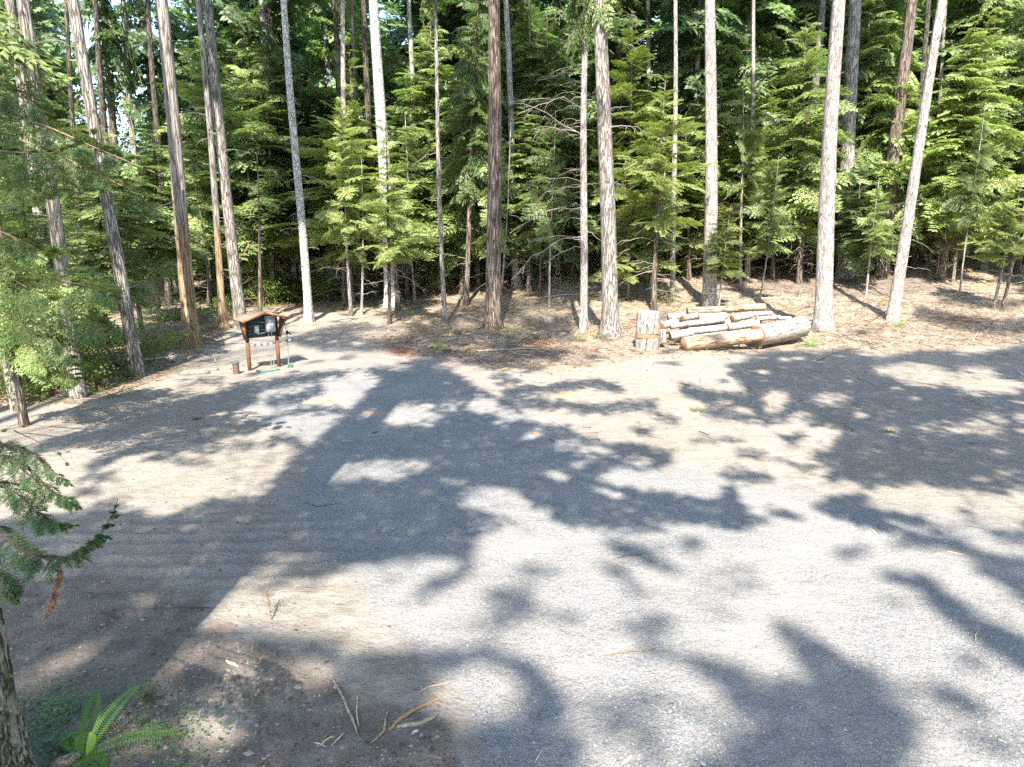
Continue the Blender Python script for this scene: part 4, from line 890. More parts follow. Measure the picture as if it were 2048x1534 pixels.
# ------------------------------------------------------------------ logs, stump
def wood_end(name, c1, c2):
    m, t, bs = newmat(name); tc = t.nodes.new('ShaderNodeTexCoord')
    n = noise(t, tc.outputs['Object'], 7, 4, .6); col = mix(t, ramp(t, n, [(.35, (0, 0, 0)), (.65, (1, 1, 1))]), c1, c2)
    t.links.new(col, bs.inputs['Base Color']); bs.inputs['Roughness'].default_value = .85; bump(t, n, .2, .01, bs); return m
ENDP = wood_end('fresh_cut_wood', (.50, .35, .20), (.62, .47, .29)); ENDO = wood_end('orange_cut_wood', (.20, .095, .045), (.32, .17, .085))
def birch_bark():
    m, t, bs = newmat('birch_bark')
    n = noise(t, mapping(t, (3, 3, 3)), 3.5, 5, .7, .3); fl = noise(t, mapping(t, (6, 6, 6)), 5, 3, .6)
    col = mix(t, ramp(t, n, [(.46, (0, 0, 0)), (.60, (1, 1, 1))]), (.46, .43, .39), (.18, .145, .115))
    col = mix(t, ramp(t, fl, [(.60, (0, 0, 0)), (.66, (1, 1, 1))]), col, (.05, .045, .04))
    t.links.new(col, bs.inputs['Base Color']); bs.inputs['Roughness'].default_value = .8; bump(t, n, .5, .02, bs); return m
BIRCH = birch_bark()
def logbark(name, a, b, c, sz=(14, 14, 2)):
    m, t, bs = newmat(name); v = mapping(t, sz); n = noise(t, v, 1.6, 5, .7, .8); big = noise(t, mapping(t, (1, 1, 1)), 2.0, 4, .6)
    col = mix(t, ramp(t, n, [(.40, (0, 0, 0)), (.52, (1, 1, 1))]), a, b); col = mix(t, ramp(t, big, [(.5, (0, 0, 0)), (.62, (.7, .7, .7))]), col, c)
    t.links.new(col, bs.inputs['Base Color']); bs.inputs['Roughness'].default_value = .9; bump(t, n, .9, .03, bs); return m
LBROWN = logbark('peeling_brown_bark', (.08, .045, .027), (.32, .23, .16), (.42, .32, .22), (9, 9, 1.4))
LGREY = logbark('fissured_pale_log_bark', (.05, .04, .033), (.38, .34, .30), (.24, .19, .15), (12, 12, 1.6))
def make_log(lab, A, B, r, bark, end=ENDO, bevel=0.0, endB=None, name='log', grp='cut logs lying in the pile', taper=.94, ov=1.0):
    A = np.array(A); B = np.array(B); d = B - A; Ln = np.linalg.norm(d); ax = d / Ln
    o = bpy.data.objects.new(name, None); scene.collection.objects.link(o); o.location = [float(c) for c in A]; tag(o, lab, 'log', grp)
    o.rotation_euler = Vector((0, 0, 1)).rotation_difference(Vector(ax)).to_euler()
    rng = np.random.default_rng(int(Ln * 1000) % 997); n = max(8, int(Ln / .12)); S_ = 22
    z = np.linspace(0, Ln, n); jit = 1 + .03 * rng.uniform(-1, 1, (n, S_)) + .04 * np.sin(np.arange(S_) * 2 * math.pi / S_ * 3 + 1)[None]
    cen = np.stack([.02 * np.sin(z * 1.7), .02 * np.sin(z * 1.3 + 1), z], 1)
    mb = MB(); tube(mb, cen, np.linspace(r, r * taper, n), S_, 0, jit=jit); mb.build('bark', bark, o, smooth=True)
    for k, (cz, rr, ee) in enumerate(((0, r, end), (Ln, r * taper, endB or end))):
        mb = MB(); sg = -1 if k == 0 else 1; jr = jit[0 if k == 0 else -1]; a = np.arange(S_) * 2 * math.pi / S_
        c0 = cen[0 if k == 0 else -1]
        x, y, _ = frame_of(cen[-1] - cen[0] + 1e-9)
        def ring(s, dz): return c0 + (np.cos(a)[:, None] * x + np.sin(a)[:, None] * y) * (rr * jr * s)[:, None] + np.array([0, 0, dz])
        V = np.concatenate([ring(1.0, 0), ring(.97, sg * .006), ring(.5, sg * (.008 + bevel * r)), [c0 + np.array([0, 0, sg * (.01 + bevel * r * 1.3)])]])
        Q = [[q * S_ + i, q * S_ + (i + 1) % S_, (q + 1) * S_ + (i + 1) % S_, (q + 1) * S_ + i] for q in range(2) for i in range(S_)] + [[2 * S_ + i, 2 * S_ + (i + 1) % S_, 3 * S_, 3 * S_] for i in range(S_)]
        mb.add(V, Q if sg > 0 else [[q[1], q[0], q[3], q[2]] if q[2] != q[3] else [q[1], q[0], q[2], q[2]] for q in Q]); mb.build('cut_end', ee, o)
    return o
def pxl(lab, u0, v0, Y0, u1, v1, Y1, d, bark, **k):
    A = at(u0, v0, Y0); B = at(u1, v1, Y1); return make_log(lab, A, B, d / 2 * Y0 / F, bark, **k)
gy = ground(1372, 704)[1]
pxl('long peeling brown log lying at the front of the pile', 1368, 688, gy + .25, 1520, 672, gy + .75, 29, LBROWN, bevel=.3)
pxl('thickest pale fissured log at the front, overlapping the peeling brown one', 1515, 671, gy + .85, 1604, 654, gy + 1.9, 42, LGREY, taper=1.04)
pxl('short white birch log with a dark orange end at the corner of the pile', 1341, 672, gy + .9, 1384, 664, gy + 1.0, 18, BIRCH)
pxl('middle white birch log in the second row, orange face toward the stump', 1378, 663, gy + 1.0, 1452, 654, gy + 1.15, 15, BIRCH)
pxl('white birch log in the second row resting against the thickest log', 1456, 655, gy + 1.0, 1516, 645, gy + 1.3, 15.5, BIRCH)
pxl('thin white log in the third row nearest the stump', 1341, 653, gy + 1.6, 1374, 647, gy + 1.7, 11.5, BIRCH)
pxl('slim long birch log in the third row behind the middle one', 1372, 648, gy + 1.65, 1448, 638, gy + 1.9, 12, BIRCH)
pxl('stubby pale log with a bright orange end tucked behind the stump', 1324, 652, gy + 1.4, 1352, 641, gy + 1.9, 16, LGREY)
pxl('grey mottled log at the back corner of the pile over the stubby one', 1336, 634, gy + 2.6, 1370, 631, gy + 2.7, 13, BIRCH)
pxl('mottled log with dark patches in the back row', 1366, 636, gy + 2.2, 1396, 630, gy + 2.6, 14, BIRCH)
pxl('long mottled birch log in the middle of the back row', 1397, 635, gy + 2.4, 1452, 631, gy + 2.6, 16, BIRCH)
pxl('thick white birch log in the back row with a round orange face', 1465, 637, gy + 2.1, 1503, 629, gy + 2.4, 15, BIRCH)
pxl('longest pale brown log lying across the very back of the pile', 1375, 622, gy + 3.2, 1529, 615, gy + 3.4, 15.5, LBROWN)
pxl('thin straight birch log at the back beyond the thickest log', 1506, 629, gy + 2.5, 1543, 625, gy + 2.7, 9.5, BIRCH)
pxl('thin pale pole resting on top of the thickest log', 1513, 638, gy + 2.0, 1560, 633, gy + 2.3, 9, BIRCH)
pxl('thinnest grey stick log at the far tip of the pile', 1556, 636, gy + 1.9, 1582, 635, gy + 2.0, 7, BIRCH)
pxl('small upright pale round wedged between the stump and the logs', 1327, 684, gy + .7, 1325, 659, gy + .75, 13, LGREY, end=ENDP, name='log_round')
# inner logs that carry the upper rows
pxl('grey log at the bottom of the pile beneath the birch rows', 1350, 672, gy + 1.7, 1500, 660, gy + 2.0, 17, LGREY)
pxl('brown log at the bottom of the pile under the back row', 1360, 650, gy + 2.9, 1520, 640, gy + 3.1, 19, LBROWN)
sb = ground(1294, 697); sr = 24.5 * sb[1] / F
def stump():
    mp = sb[1] / F
    rt = root('stump', sb, 'wide bottom section of the stump, bark torn off to orange wood on top', 'stump')
    rng = np.random.default_rng(3); S_ = 36
    def cyl(h0, h1, r0, r1, name, mats, rt, wobble=.03, capm=None, notch=0):
        n = 9; z = np.linspace(h0, h1, n); a = np.arange(S_) * 2 * math.pi / S_
        jit = 1 + wobble * np.sin(a * 9 + 1)[None] * .6 + rng.uniform(-1, 1, (n, S_)) * wobble * .5
        mb = MB(); cen = np.stack([z * 0, z * 0, z], 1); tube(mb, cen, np.linspace(r0, r1, n), S_, 0, jit=jit)
        o = mb.build(name, mats, rt, smooth=True)
        mb = MB(); rr = r1 * jit[-1]; V = np.stack([np.cos(a) * rr, np.sin(a) * rr, np.full(S_, h1)], 1)
        x, y, _ = frame_of(np.array([0, 0, 1.0])); V = (np.cos(a)[:, None] * x + np.sin(a)[:, None] * y) * rr[:, None] + np.array([0, 0, h1])
        V = np.concatenate([V, V * [.9, .9, 1] + [0, 0, .012], [[0, 0, h1 + .014]]])
        mb.add(V, [[i, (i + 1) % S_, S_ + (i + 1) % S_, S_ + i] for i in range(S_)] + [[S_ + i, S_ + (i + 1) % S_, 2 * S_, 2 * S_] for i in range(S_)]); mb.build('cut_top', capm or ENDP, rt)
    H1 = 24 * mp
    cyl(-.15, H1, sr * 1.0, sr * .97, 'bark', LGREY, rt, .05, ENDO)
    mb = MB(); tube(mb, [[-.02, 0, H1], [-.02, 0, H1 + 8 * mp]], [sr * 1.0, sr * .93], S_, cap=True); mb.build('bare_wood', ENDO, rt, smooth=True)
    rt2 = root('log_round', sb + np.array([0, 0, H1 + 8 * mp]), 'grey-barked wood block with a bright cut top standing on the stump', 'log')
    cyl(.005, 42 * mp, sr * .98, sr * .93, 'bark', LGREY, rt2, .05, ENDP)
stump()

# ------------------------------------------------------------------ ferns and small plants
def fern_frond(rt, a, c, b, W, n=34, mat='fern', leafw=.0062):
    a, c, b = map(np.array, (a, c, b)); t = np.linspace(.04, .99, n)
    P = ((1 - t) ** 2)[:, None] * a + (2 * t * (1 - t))[:, None] * c + (t ** 2)[:, None] * b
    T_ = (2 * (1 - t))[:, None] * (c - a) + (2 * t)[:, None] * (b - c); T_ /= np.linalg.norm(T_, axis=1)[:, None]
    up = np.array([0, 0, 1.0]) + .001; side = np.cross(T_, up); side /= np.linalg.norm(side, axis=1)[:, None]; nn = np.cross(side, T_)
    w = W * np.sin(np.pi * np.clip(t * .86 + .12, 0, 1)) ** .6 * (1 - t * .25)
    mb = MB()
    for s in (-1, 1):
        d = side * s * .95 + T_ * .30 + nn * .10; d /= np.linalg.norm(d, axis=1)[:, None]
        mb.quads4(diamonds(P, d, nn, w, np.full(n, leafw * W / .09)), 0)
    mb.quads4(stems_mesh([(P[i], P[i + 1], .0022 * W / .09) for i in range(n - 1)]), 0)
    return mb.build('frond', LEAF[mat], rt)
def fern(lab, u, v, tips, W, bend=.12, name='sword_fern', cat='fern'):
    b = ground(u, v); rt = root(name, b, lab, cat, 'ferns rooted in the clearing edge' if name == 'sword_fern' else None)
    for (tu, tv, dy) in tips:
        t = at(tu, tv, b[1] + dy) - b; c = t * .5 + np.array([0, 0, bend * np.linalg.norm(t) * 2]); fern_frond(rt, (0, 0, 0), c, t, W)
    return rt
fern('biggest bright sword fern with arching fronds beside the near mossy trunk', 168, 1512, [(196, 1383, .45), (277, 1372, .5), (362, 1468, .15), (120, 1468, .2), (140, 1532, -.1), (210, 1540, -.15), (176, 1465, .1)], .11, .10)
fern('small yellow-green fern on the dark soil in front of the thin trunk', 872, 696, [(892, 676, .3), (900, 690, 0), (853, 697, 0), (880, 703, -.3), (862, 688, .2)], .10)
fern('bright little fern at the foot of the red-brown furrowed fir', 1018, 676, [(988, 648, .1), (1032, 660, .2), (1012, 655, .1), (1035, 680, -.2)], .10)
fern('dark green fern on the shaded soil in front of the scraped fir', 1622, 692, [(1590, 686, 0), (1655, 682, .1), (1608, 697, -.3), (1640, 697, -.3), (1625, 676, .2), (1600, 680, .3)], .12)
fern('pale small fern between the scraped fir and the leaning trunk', 1795, 655, [(1780, 645, .2), (1812, 648, .1), (1797, 662, -.3), (1805, 640, .3)], .12)
fern('green fern half cut by shade beside the gravel end', 1040, 667, [(1022, 655, .1), (1056, 660, .1), (1042, 672, -.2)], .10)
def sprout(lab, u, v, R_, n, ll, lw, mat='broad', name='seedling', h=None, cat='seedling', grp='seedlings in the clearing'):
    b = ground(u, v); rng = np.random.default_rng(int(u * 3 + v)); h = h or R_
    a = rng.uniform(0, 6.28, n); r = R_ * rng.uniform(.1, 1, n) ** .7; z = h * rng.uniform(.15, 1, n)
    p = np.stack([r * np.cos(a), r * np.sin(a), z], 1); d = np.stack([np.cos(a), np.sin(a), rng.uniform(-.3, .3, n)], 1); d /= np.linalg.norm(d, axis=1)[:, None]
    rt = root(name, b, lab, cat, grp)
    mb = MB(); mb.quads4(diamonds(p, d, np.tile([0, 0, 1.0], (n, 1)) + rng.normal(size=(n, 3)) * .3, np.full(n, ll) * rng.uniform(.7, 1.2, n), np.full(n, lw)), 0); mb.build('leaves', LEAF[mat], rt)
    mb = MB(); mb.quads4(stems_mesh([(np.zeros(3), q, .004) for q in p[:: max(1, n // 14)]]), 0); mb.build('stem', TWIGB, rt)
sprout('bright huckleberry bush in front of the slender pale grey fir', 258, 745, .75, 520, .07, .028, name='huckleberry_bush', h=1.35, cat='bush', grp=None)
sprout('low green weeds in the dead twigs near the huckleberry bush', 228, 792, .5, 260, .06, .016, name='weed_clump', h=.3, cat='weeds', grp=None)
sprout('lime green seedling at the foot of the corner trunk', 83, 803, .16, 60, .08, .022, h=.36)
sprout('green seedling at the base of the slim reddish cedar', 1158, 684, .28, 150, .07, .02, h=.3)
sprout('green seedling between the slim cedar and the thick grey fir', 1192, 676, .18, 70, .07, .02, h=.28)
sprout('tiny green seedling alone on the sand left of the gravel', 393, 839, .09, 26, .05, .016, h=.06)
sprout('torn green cedar sprig lying on the sunlit sand', 1396, 821, .20, 70, .07, .014, 'fir', name='cedar_sprig', h=.05, cat='sprig', grp=None)
sprout('small moss-green tuft in the shaded sand below the logs', 1776, 864, .12, 50, .05, .012, h=.05)
sprout('green seedling under the thickest log', 1600, 673, .30, 130, .07, .02, h=.3)
sprout('green seedling in front of the peeling brown log', 1447, 696, .22, 70, .06, .018, h=.2)
sprout('leafy seedling between the small pipe and the big valve box', 536, 731, .10, 40, .05, .018, h=.16)
sprout('light green seedling beside the leaning pale trunk', 1768, 612, .30, 90, .08, .02, h=.6)
sprout('small green seedling near the gravel end litter', 1178, 733, .12, 40, .06, .014, 'fir', h=.1)
sprout('small fir seedling beside the stump', 1335, 612, .8, 420, .09, .016, 'fir', name='fir_seedling', h=1.0, grp=None)
sprout('green seedling on the dirt between the fern and the bark strips', 292, 1398, .07, 40, .04, .012, h=.14)
def weedling():
    b = ground(543, 1240); rt = root('dead_weed', b, 'dry dark dead weed stalk standing in the sunlit sand', 'weed'); rng = np.random.default_rng(4)
    t = at(530, 1168, b[1] + .1) - b; mb = MB(); tube(mb, [[0, 0, -.02], t * .5 + [.01, 0, 0], t], [.008, .006, .003], 5)
    for k in range(26):
        s = rng.uniform(.3, 1); p = t * s; d = np.array([rng.normal() * .6, rng.normal() * .4, .6]); d /= np.linalg.norm(d); tube(mb, [p, p + d * .09 * (1.3 - s)], [.003, .0015], 3)
    mb.build('stalk', TWIGB, rt); mb = MB(); n = 120; s = rng.uniform(.3, 1, n); p = t * s[:, None] + rng.normal(size=(n, 3)) * .04
    mb.quads4(diamonds(p, rng.normal(size=(n, 3)) * .5 + [0, 0, .6], rng.normal(size=(n, 3)), np.full(n, .022), np.full(n, .006)), 0); mb.build('dry_leaves', RUSTY, rt)
weedling()

# ------------------------------------------------------------------ sticks, bark strips, poles
def lie(lab, pts, w, mat, name='twig', flat=False, grp=None, cat=None, lift=.012, ww=None):
    P = np.array([ground(u, v) + [0, 0, lift + (dz if len(r) else 0)] for (u, v, *r) in pts for dz in [r[0] if r else 0]]); b = P[0].copy(); P = P - b
    fine = []
    for i in range(len(P) - 1):
        for s in (0, .33, .66): fine.append(P[i] * (1 - s) + P[i + 1] * s)
    fine.append(P[-1]); fine = np.array(fine); fine += np.random.default_rng(len(lab)).normal(size=fine.shape) * w * .25 * [1, 1, .2]
    rad = np.sin(np.linspace(.5, 2.7, len(fine))) * w; mb = MB(); tube(mb, fine, rad, 6, cap=True)
    if flat: mb.v = [v * [1, 1, 1] for v in mb.v]
    o = mb.build(name, mat, loc=[float(c) for c in b], smooth=False); return tag(o, lab, cat or name.replace('_', ' '), grp)
STRAW = simple('dry_straw_bark', (.46, .36, .235), .85, 30, .35); STRIP = simple('grey_brown_bark_strip', (.30, .245, .18), .85, 24, .45)
ORNG = simple('orange_dry_bark', (.30, .18, .10), .85, 24, .3); DKT = simple('dark_wet_twig', (.09, .065, .05), .9, 20, .4); PALEW = simple('bleached_wood', (.52, .48, .42), .9, 16, .3)
lie('straight tan twig pointing up to the lone straw blade on the sunny gravel', [(1196, 1314), (1230, 1304), (1266, 1288)], .014, STRAW)
lie('wavy dark brown twig touching the tan one on the sunny gravel', [(1196, 1314), (1245, 1306), (1310, 1300)], .008, TWIGB)
lie('short bent twig above the tan one on the sunny gravel', [(1190, 1278), (1205, 1292), (1218, 1296)], .008, STRAW)
lie('thin straw twig lying alone below the three twigs on the gravel', [(1170, 1328), (1204, 1336)], .004, STRAW)
lie('long upright grey strip of bark leaning over the dark soil', [(663, 1352), (690, 1405), (705, 1440), (715, 1470)], .014, STRIP, 'bark_strip')
lie('thin bark strip crossing the long upright one', [(715, 1395), (713, 1425), (718, 1455)], .008, STRAW, 'bark_strip')
lie('wide orange-edged bark strip pointing at the gravel', [(778, 1462), (800, 1442), (840, 1415), (880, 1400)], .020, ORNG, 'bark_strip')
lie('broad grey-green bark strip beneath the orange-edged one', [(795, 1456), (830, 1452), (875, 1430)], .024, STRIP, 'bark_strip')
lie('forked dark twig between the two groups of bark strips', [(742, 1488), (768, 1466), (772, 1440), (776, 1422)], .010, STRIP)
lie('small bent twig on the dirt by the edge of the gravel', [(836, 1388), (855, 1376), (896, 1368)], .007, STRAW)
lie('fan of short straw blades in the dark soil, longest blade', [(640, 1494), (655, 1480), (668, 1474)], .008, STRAW, 'straw_blade')
lie('straw blade pointing straight up from the fan', [(640, 1494), (652, 1474), (660, 1466)], .007, ORNG, 'straw_blade')
lie('lowest straw blade lying flat in the fan', [(628, 1487), (640, 1490), (652, 1496)], .006, STRAW, 'straw_blade')
lie('straw blade separate from the fan, nearer the bark strips', [(662, 1495), (678, 1478), (688, 1468)], .007, STRAW, 'straw_blade')
lie('small flat wood chip in the dirt beside the strips', [(824, 1470), (837, 1462)], .014, PALEW, 'wood_chip')
lie('pale wood sliver in the dark sunlit dirt near the rusty bark patch', [(452, 1322), (477, 1336)], .016, PALEW, 'wood_chip')
lie('dark short stick lying in the shaded tyre marks', [(200, 1222), (236, 1238)], .012, DKT)
lie('thin dark stick across the shaded dirt by the sun triangle', [(358, 1226), (388, 1217), (420, 1216)], .006, DKT)
lie('thin curved dark twig on the shaded gravel', [(608, 1006), (635, 1015), (682, 1007)], .008, DKT)
lie('dark twig on the shaded gravel pointing at the yellow sand', [(744, 868), (757, 864)], .018, DKT)
lie('reddish stick lying on the gravel among sun spots', [(1063, 868), (1081, 867)], .022, ORNG)
lie('thin dark stick on the sunlit gravel crossing a shadow', [(1234, 1117), (1256, 1112), (1285, 1110)], .007, DKT)
lie('short flat brown board piece on the gravel below the thin stick', [(1228, 1124), (1243, 1134)], .014, STRIP, 'wood_chip')
lie('tan splinter on the gravel, longer of two together', [(1893, 1104), (1928, 1112)], .012, STRAW, 'wood_splinter')
lie('tan splinter on the gravel, shorter of two together', [(1866, 1109), (1884, 1110)], .012, STRAW, 'wood_splinter')
lie('thin straight straw on the gravel near the shadow band', [(1740, 1059), (1757, 1073)], .010, STRAW)
lie('curled pale twig standing out on the gravel near the corner', [(1951, 1284), (1950, 1272), (1954, 1266)], .008, STRAW)
lie('pale sliver of straw near the bottom edge of the gravel', [(1994, 1480), (2012, 1488)], .006, STRAW)
lie('white straw at the bottom edge of the picture', [(1068, 1530), (1085, 1500)], .005, PALEW)
lie('chewed pale wood chip at the bottom edge of the sunny gravel', [(1245, 1530), (1262, 1516)], .014, PALEW, 'wood_chip')
lie('dark thin stick on the sand below the green sprig', [(1398, 863), (1419, 871)], .012, DKT)
lie('long thin twig on the sunlit sand', [(1296, 872), (1328, 879)], .010, TWIGB)
lie('tan twig leaning toward the pebbles on the sand', [(1344, 894), (1370, 886)], .012, STRAW)
lie('bleached branch lying on the dark mound before the gravel end', [(762, 712), (785, 716), (812, 718)], .035, PALEW, 'fallen_branch')
lie('white stick in the litter beyond the shaded sand', [(2034, 742), (2048, 752)], .03, PALEW, 'fallen_branch')
lie('grey branch lying across the litter behind the leaning trunk', [(1980, 512), (2020, 510), (2045, 512)], .07, PALEW, 'fallen_branch')
lie('long brown branch on the litter behind the slim cedar', [(1010, 690), (1050, 676), (1090, 668)], .03, STRIP, 'fallen_branch')
lie('chunk of red bark on the sunlit sand by the dark litter', [(998, 742), (1016, 737)], .05, ORNG, 'bark_chunk')
lie('broken pale branch pointing out of the litter before the logs', [(1436, 706), (1460, 700)], .03, STRIP, 'fallen_branch')
def pole(lab, u0, v0, u1, v1, w, mat, dY=0, name='leaning_pole'):
    b = ground(u0, v0); t = at(u1, v1, b[1] + dY) - b; mb = MB(); z = np.linspace(0, 1, 12)
    P = t[None] * z[:, None] + np.stack([.03 * np.sin(z * 5), z * 0, z * 0], 1); P[0] -= t * .03
    tube(mb, P, np.linspace(w / 2, w / 3, 12) * b[1] / F, 8, cap=True); o = mb.build(name, mat, loc=[float(c) for c in b], smooth=True); return tag(o, lab, 'pole')
pole('thin orange-tan pole leaning on the stout tan cedar', 395, 704, 368, 380, 7, BARK['tan'])
def boulder(lab, u, v, sx, sy, sz, rz, mat, name='rock', cat='rock', seed=1):
    b = ground(u, v); rng = np.random.default_rng(seed); nu, nv = 16, 8; V = []
    for j in range(nv + 1):
        for i in range(nu):
            a = 2 * math.pi * i / nu; e = -math.pi / 2 + math.pi * j / nv; n = 1 + .12 * math.sin(3 * a + seed) * math.cos(e) + rng.uniform(-.07, .07)
            x, y, z = math.cos(e) * math.cos(a) * sx * n, math.cos(e) * math.sin(a) * sy * n, math.sin(e) * sz * n
            V.append((x * math.cos(rz) - y * math.sin(rz), x * math.sin(rz) + y * math.cos(rz), z + sz * .3))
    mb = MB(); mb.add(V, [[j * nu + i, j * nu + (i + 1) % nu, (j + 1) * nu + (i + 1) % nu, (j + 1) * nu + i] for j in range(nv) for i in range(nu)])
    o = mb.build(name, mat, loc=[float(c) for c in b]); return tag(o, lab, cat)
ROCK = simple('dusty_rock', (.18, .16, .135), .95, 8, .3, bumps=.5)
boulder('flat dusty rock lying beyond the capped pipe', 388, 748, .42, .22, .12, .35, ROCK, seed=3)
boulder('small rock beside the flat dusty one', 425, 741, .2, .12, .07, .2, ROCK, seed=5)
boulder('fist-sized stone at the bottom edge under the bark strips', 1000, 1524, .03, .025, .018, .2, ROCK, name='stone', cat='stone', seed=6)
boulder('pale torn chunk of bark beside the near mossy trunk', 128, 1528, .11, .05, .05, .8, logbark('torn_bark', (.20, .11, .07), (.48, .36, .27), (.30, .2, .13)), name='bark_chunk', cat='bark', seed=8)
def limb(lab, u, v, L, az, seed, mat):
    b = ground(u, v); rng = np.random.default_rng(seed); mb = MB(); d = np.array([math.cos(az), math.sin(az), 0]); sd = np.array([-d[1], d[0], 0]); P = []
    for s in np.linspace(0, 1, 9):
        q = b + d * L * (s - .5) + sd * .12 * L * math.sin(3 * s + seed) * .4; q[2] = float(height(q[0], q[1])) + .05; P.append(q - b)
    P = np.array(P); tube(mb, P, np.linspace(.035, .010, 9), 6, cap=True)
    for k in range(12):
        i = rng.integers(2, 9); d2 = d * .7 + sd * rng.choice([-1, 1]) * .8 + np.array([0, 0, rng.uniform(0, .5)]); l = rng.uniform(.2, .6) * L * .3
        tube(mb, [P[i], P[i] + d2 * l * .5, P[i] + d2 * l + [0, 0, -.05]], [.012, .008, .003], 4)
    tag(mb.build('fallen_branch', mat, loc=[float(c) for c in b]), lab, 'branch', 'fallen branches on the forest floor')
limb('twiggy fallen branch on the litter in front of the red-brown furrowed fir', 1030, 702, 2.6, .3, 1, TWIG)
limb('twiggy fallen branch on the dark mound at the gravel end', 880, 668, 2.4, 2.7, 2, TWIGB)
limb('pale twiggy branch on the litter beyond the log pile', 1560, 596, 3.0, .2, 3, PALEW)
limb('brown twiggy branch on the litter beside the leaning pale trunk', 1870, 640, 3.2, 2.9, 4, TWIGB)
limb('twiggy branch on the litter between the huge shaded fir and the log pile', 1600, 590, 2.4, 1.0, 5, TWIG)
limb('long pale branch at the back of the litter behind the white snag', 1150, 592, 3.4, .1, 6, PALEW)
limb('dry branch lying by the roots of the dark-stemmed sapling', 735, 636, 2.6, .5, 7, TWIG)
limb('dry branch on the bank between the tan cedar and the shelter', 430, 688, 2.2, .4, 8, TWIG)
limb('dry branch in the twigs below the huckleberry bush', 320, 718, 1.8, .7, 9, PALEW)
limb('broken branch at the far corner of the litter under the lime cedar', 1985, 590, 3.4, 3.0, 10, TWIGB)
def snag():
    b = ground(1115, 556); rt = root('white_snag', b, 'bleached white broken snag standing in the bushes behind the slim cedar', 'snag'); rng = np.random.default_rng(2)
    t = at(1116, 508, b[1]) - b; mb, cen, z, r = trunk_mesh(.20, np.linalg.norm(t) * 1.15, t, rng, 14, .12, .3, .06, furrow=.09, knots=0); mb.build('trunk', [simple('bleached_snag', (.62, .62, .64), .9, 9, .5, bumps=.6), TWIGB], rt, smooth=True)
    dead_mesh(cen, z, rng, 7, .5, 1.6, .7, rise=.5).build('dead_branch', TWIG, rt)
snag()
def tangle():
    b = ground(292, 668); rng = np.random.default_rng(8); rt = root('dead_bough_tangle', b + [0, 0, 0], 'tangle of bleached bare branches hanging beside the stout tan cedar', 'dead branches')
    c = at(262, 592, b[1] - 1.0) - b; mb = MB()
    tube(mb, [[-.2, .4, 0], c * .6, c], [.05, .035, .02], 6)
    for k in range(46):
        a = rng.uniform(-.7, .75); L = rng.uniform(.5, 1.9); d = np.array([math.cos(a), rng.normal() * .35, math.sin(a) * .8]); s = np.linspace(0, 1, 6); bend = rng.normal() * .35
        P = c + rng.normal(size=3) * .12 + d * (s * L)[:, None]; P[:, 2] += bend * s * s * L * .6; tube(mb, P, np.linspace(.016, .004, 6), 4)
        for q in range(3):
            i = rng.integers(2, 5); d2 = d + rng.normal(size=3) * .6; tube(mb, [P[i], P[i] + d2 * .25], [.007, .003], 3)
    mb.build('branches', PALEW, rt)
tangle()

# ------------------------------------------------------------------ the near tree and cedar boughs reaching in at the picture's side
def spray_path(rt, pts, mats, ll, lw, side, nlat, nleaf, seed, hang=.35, stem=.006, start=.2, name='bough', tilt=0.0):
    rng = np.random.default_rng(seed); P = np.array([at(*p) for p in pts]) - np.array(rt.location); n = len(P)
    seg = np.linalg.norm(np.diff(P, axis=0), axis=1); cum = np.concatenate([[0], np.cumsum(seg)]); T = cum[-1]
    mb = MB(); fine = np.array([[np.interp(s * T, cum, P[:, i]) for i in range(3)] for s in np.linspace(0, 1, 24)])
    for _ in range(2): fine[1:-1] = (fine[:-2] + fine[1:-1] * 2 + fine[2:]) / 4
    tube(mb, fine, np.linspace(stem * 1.6, stem * .35, 24), 5, 1)
    S = []
    for i in range(nlat):
        t = start + (1 - start) * (i + rng.uniform(-.3, .3)) / nlat; t = min(.99, max(0, t)); p0 = np.array([np.interp(t * 23, np.arange(24), fine[:, k]) for k in range(3)])
        k = min(22, int(t * 23)); tg = fine[k + 1] - fine[k]; tg /= np.linalg.norm(tg); sd = np.cross(tg, [0, 0, 1.0]); sd /= np.linalg.norm(sd) + 1e-9
        L = side * (math.sin(math.pi * min(1, (t - start) / (1 - start) * .85 + .18)) ** .6) * rng.uniform(.6, 1.15)
        az = math.atan2(tg[1], tg[0]) + (1 if i % 2 else -1) * R(rng.uniform(35, 62)); M = rotm(az, math.asin(max(-1, min(1, tg[2]))) * .6 + (rng.uniform(-.6, .0) if not tilt else tilt * math.sin(az) + rng.uniform(-.35, .15)), rng.uniform(-.7, .7) if not tilt else rng.uniform(-.25, .25) - tilt * .7 * math.cos(az))
        q, s = frond(L, L * .42, nleaf, 6, ll, lw, rng, droop=hang, ldroop=1.0, lat_ang=55)
        mb.quads4((q.reshape(-1, 3) @ M.T + p0).reshape(-1, 4, 3), 0)
        mb.quads4((stems_mesh([(a, b, min(r, .002)) for a, b, r in s]).reshape(-1, 3) @ M.T + p0).reshape(-1, 4, 3), 1)
    return mb.build(name, mats, rt)
NM = [LEAF['near'], simple('dark_bough_wood', (.07, .05, .035), .9)]
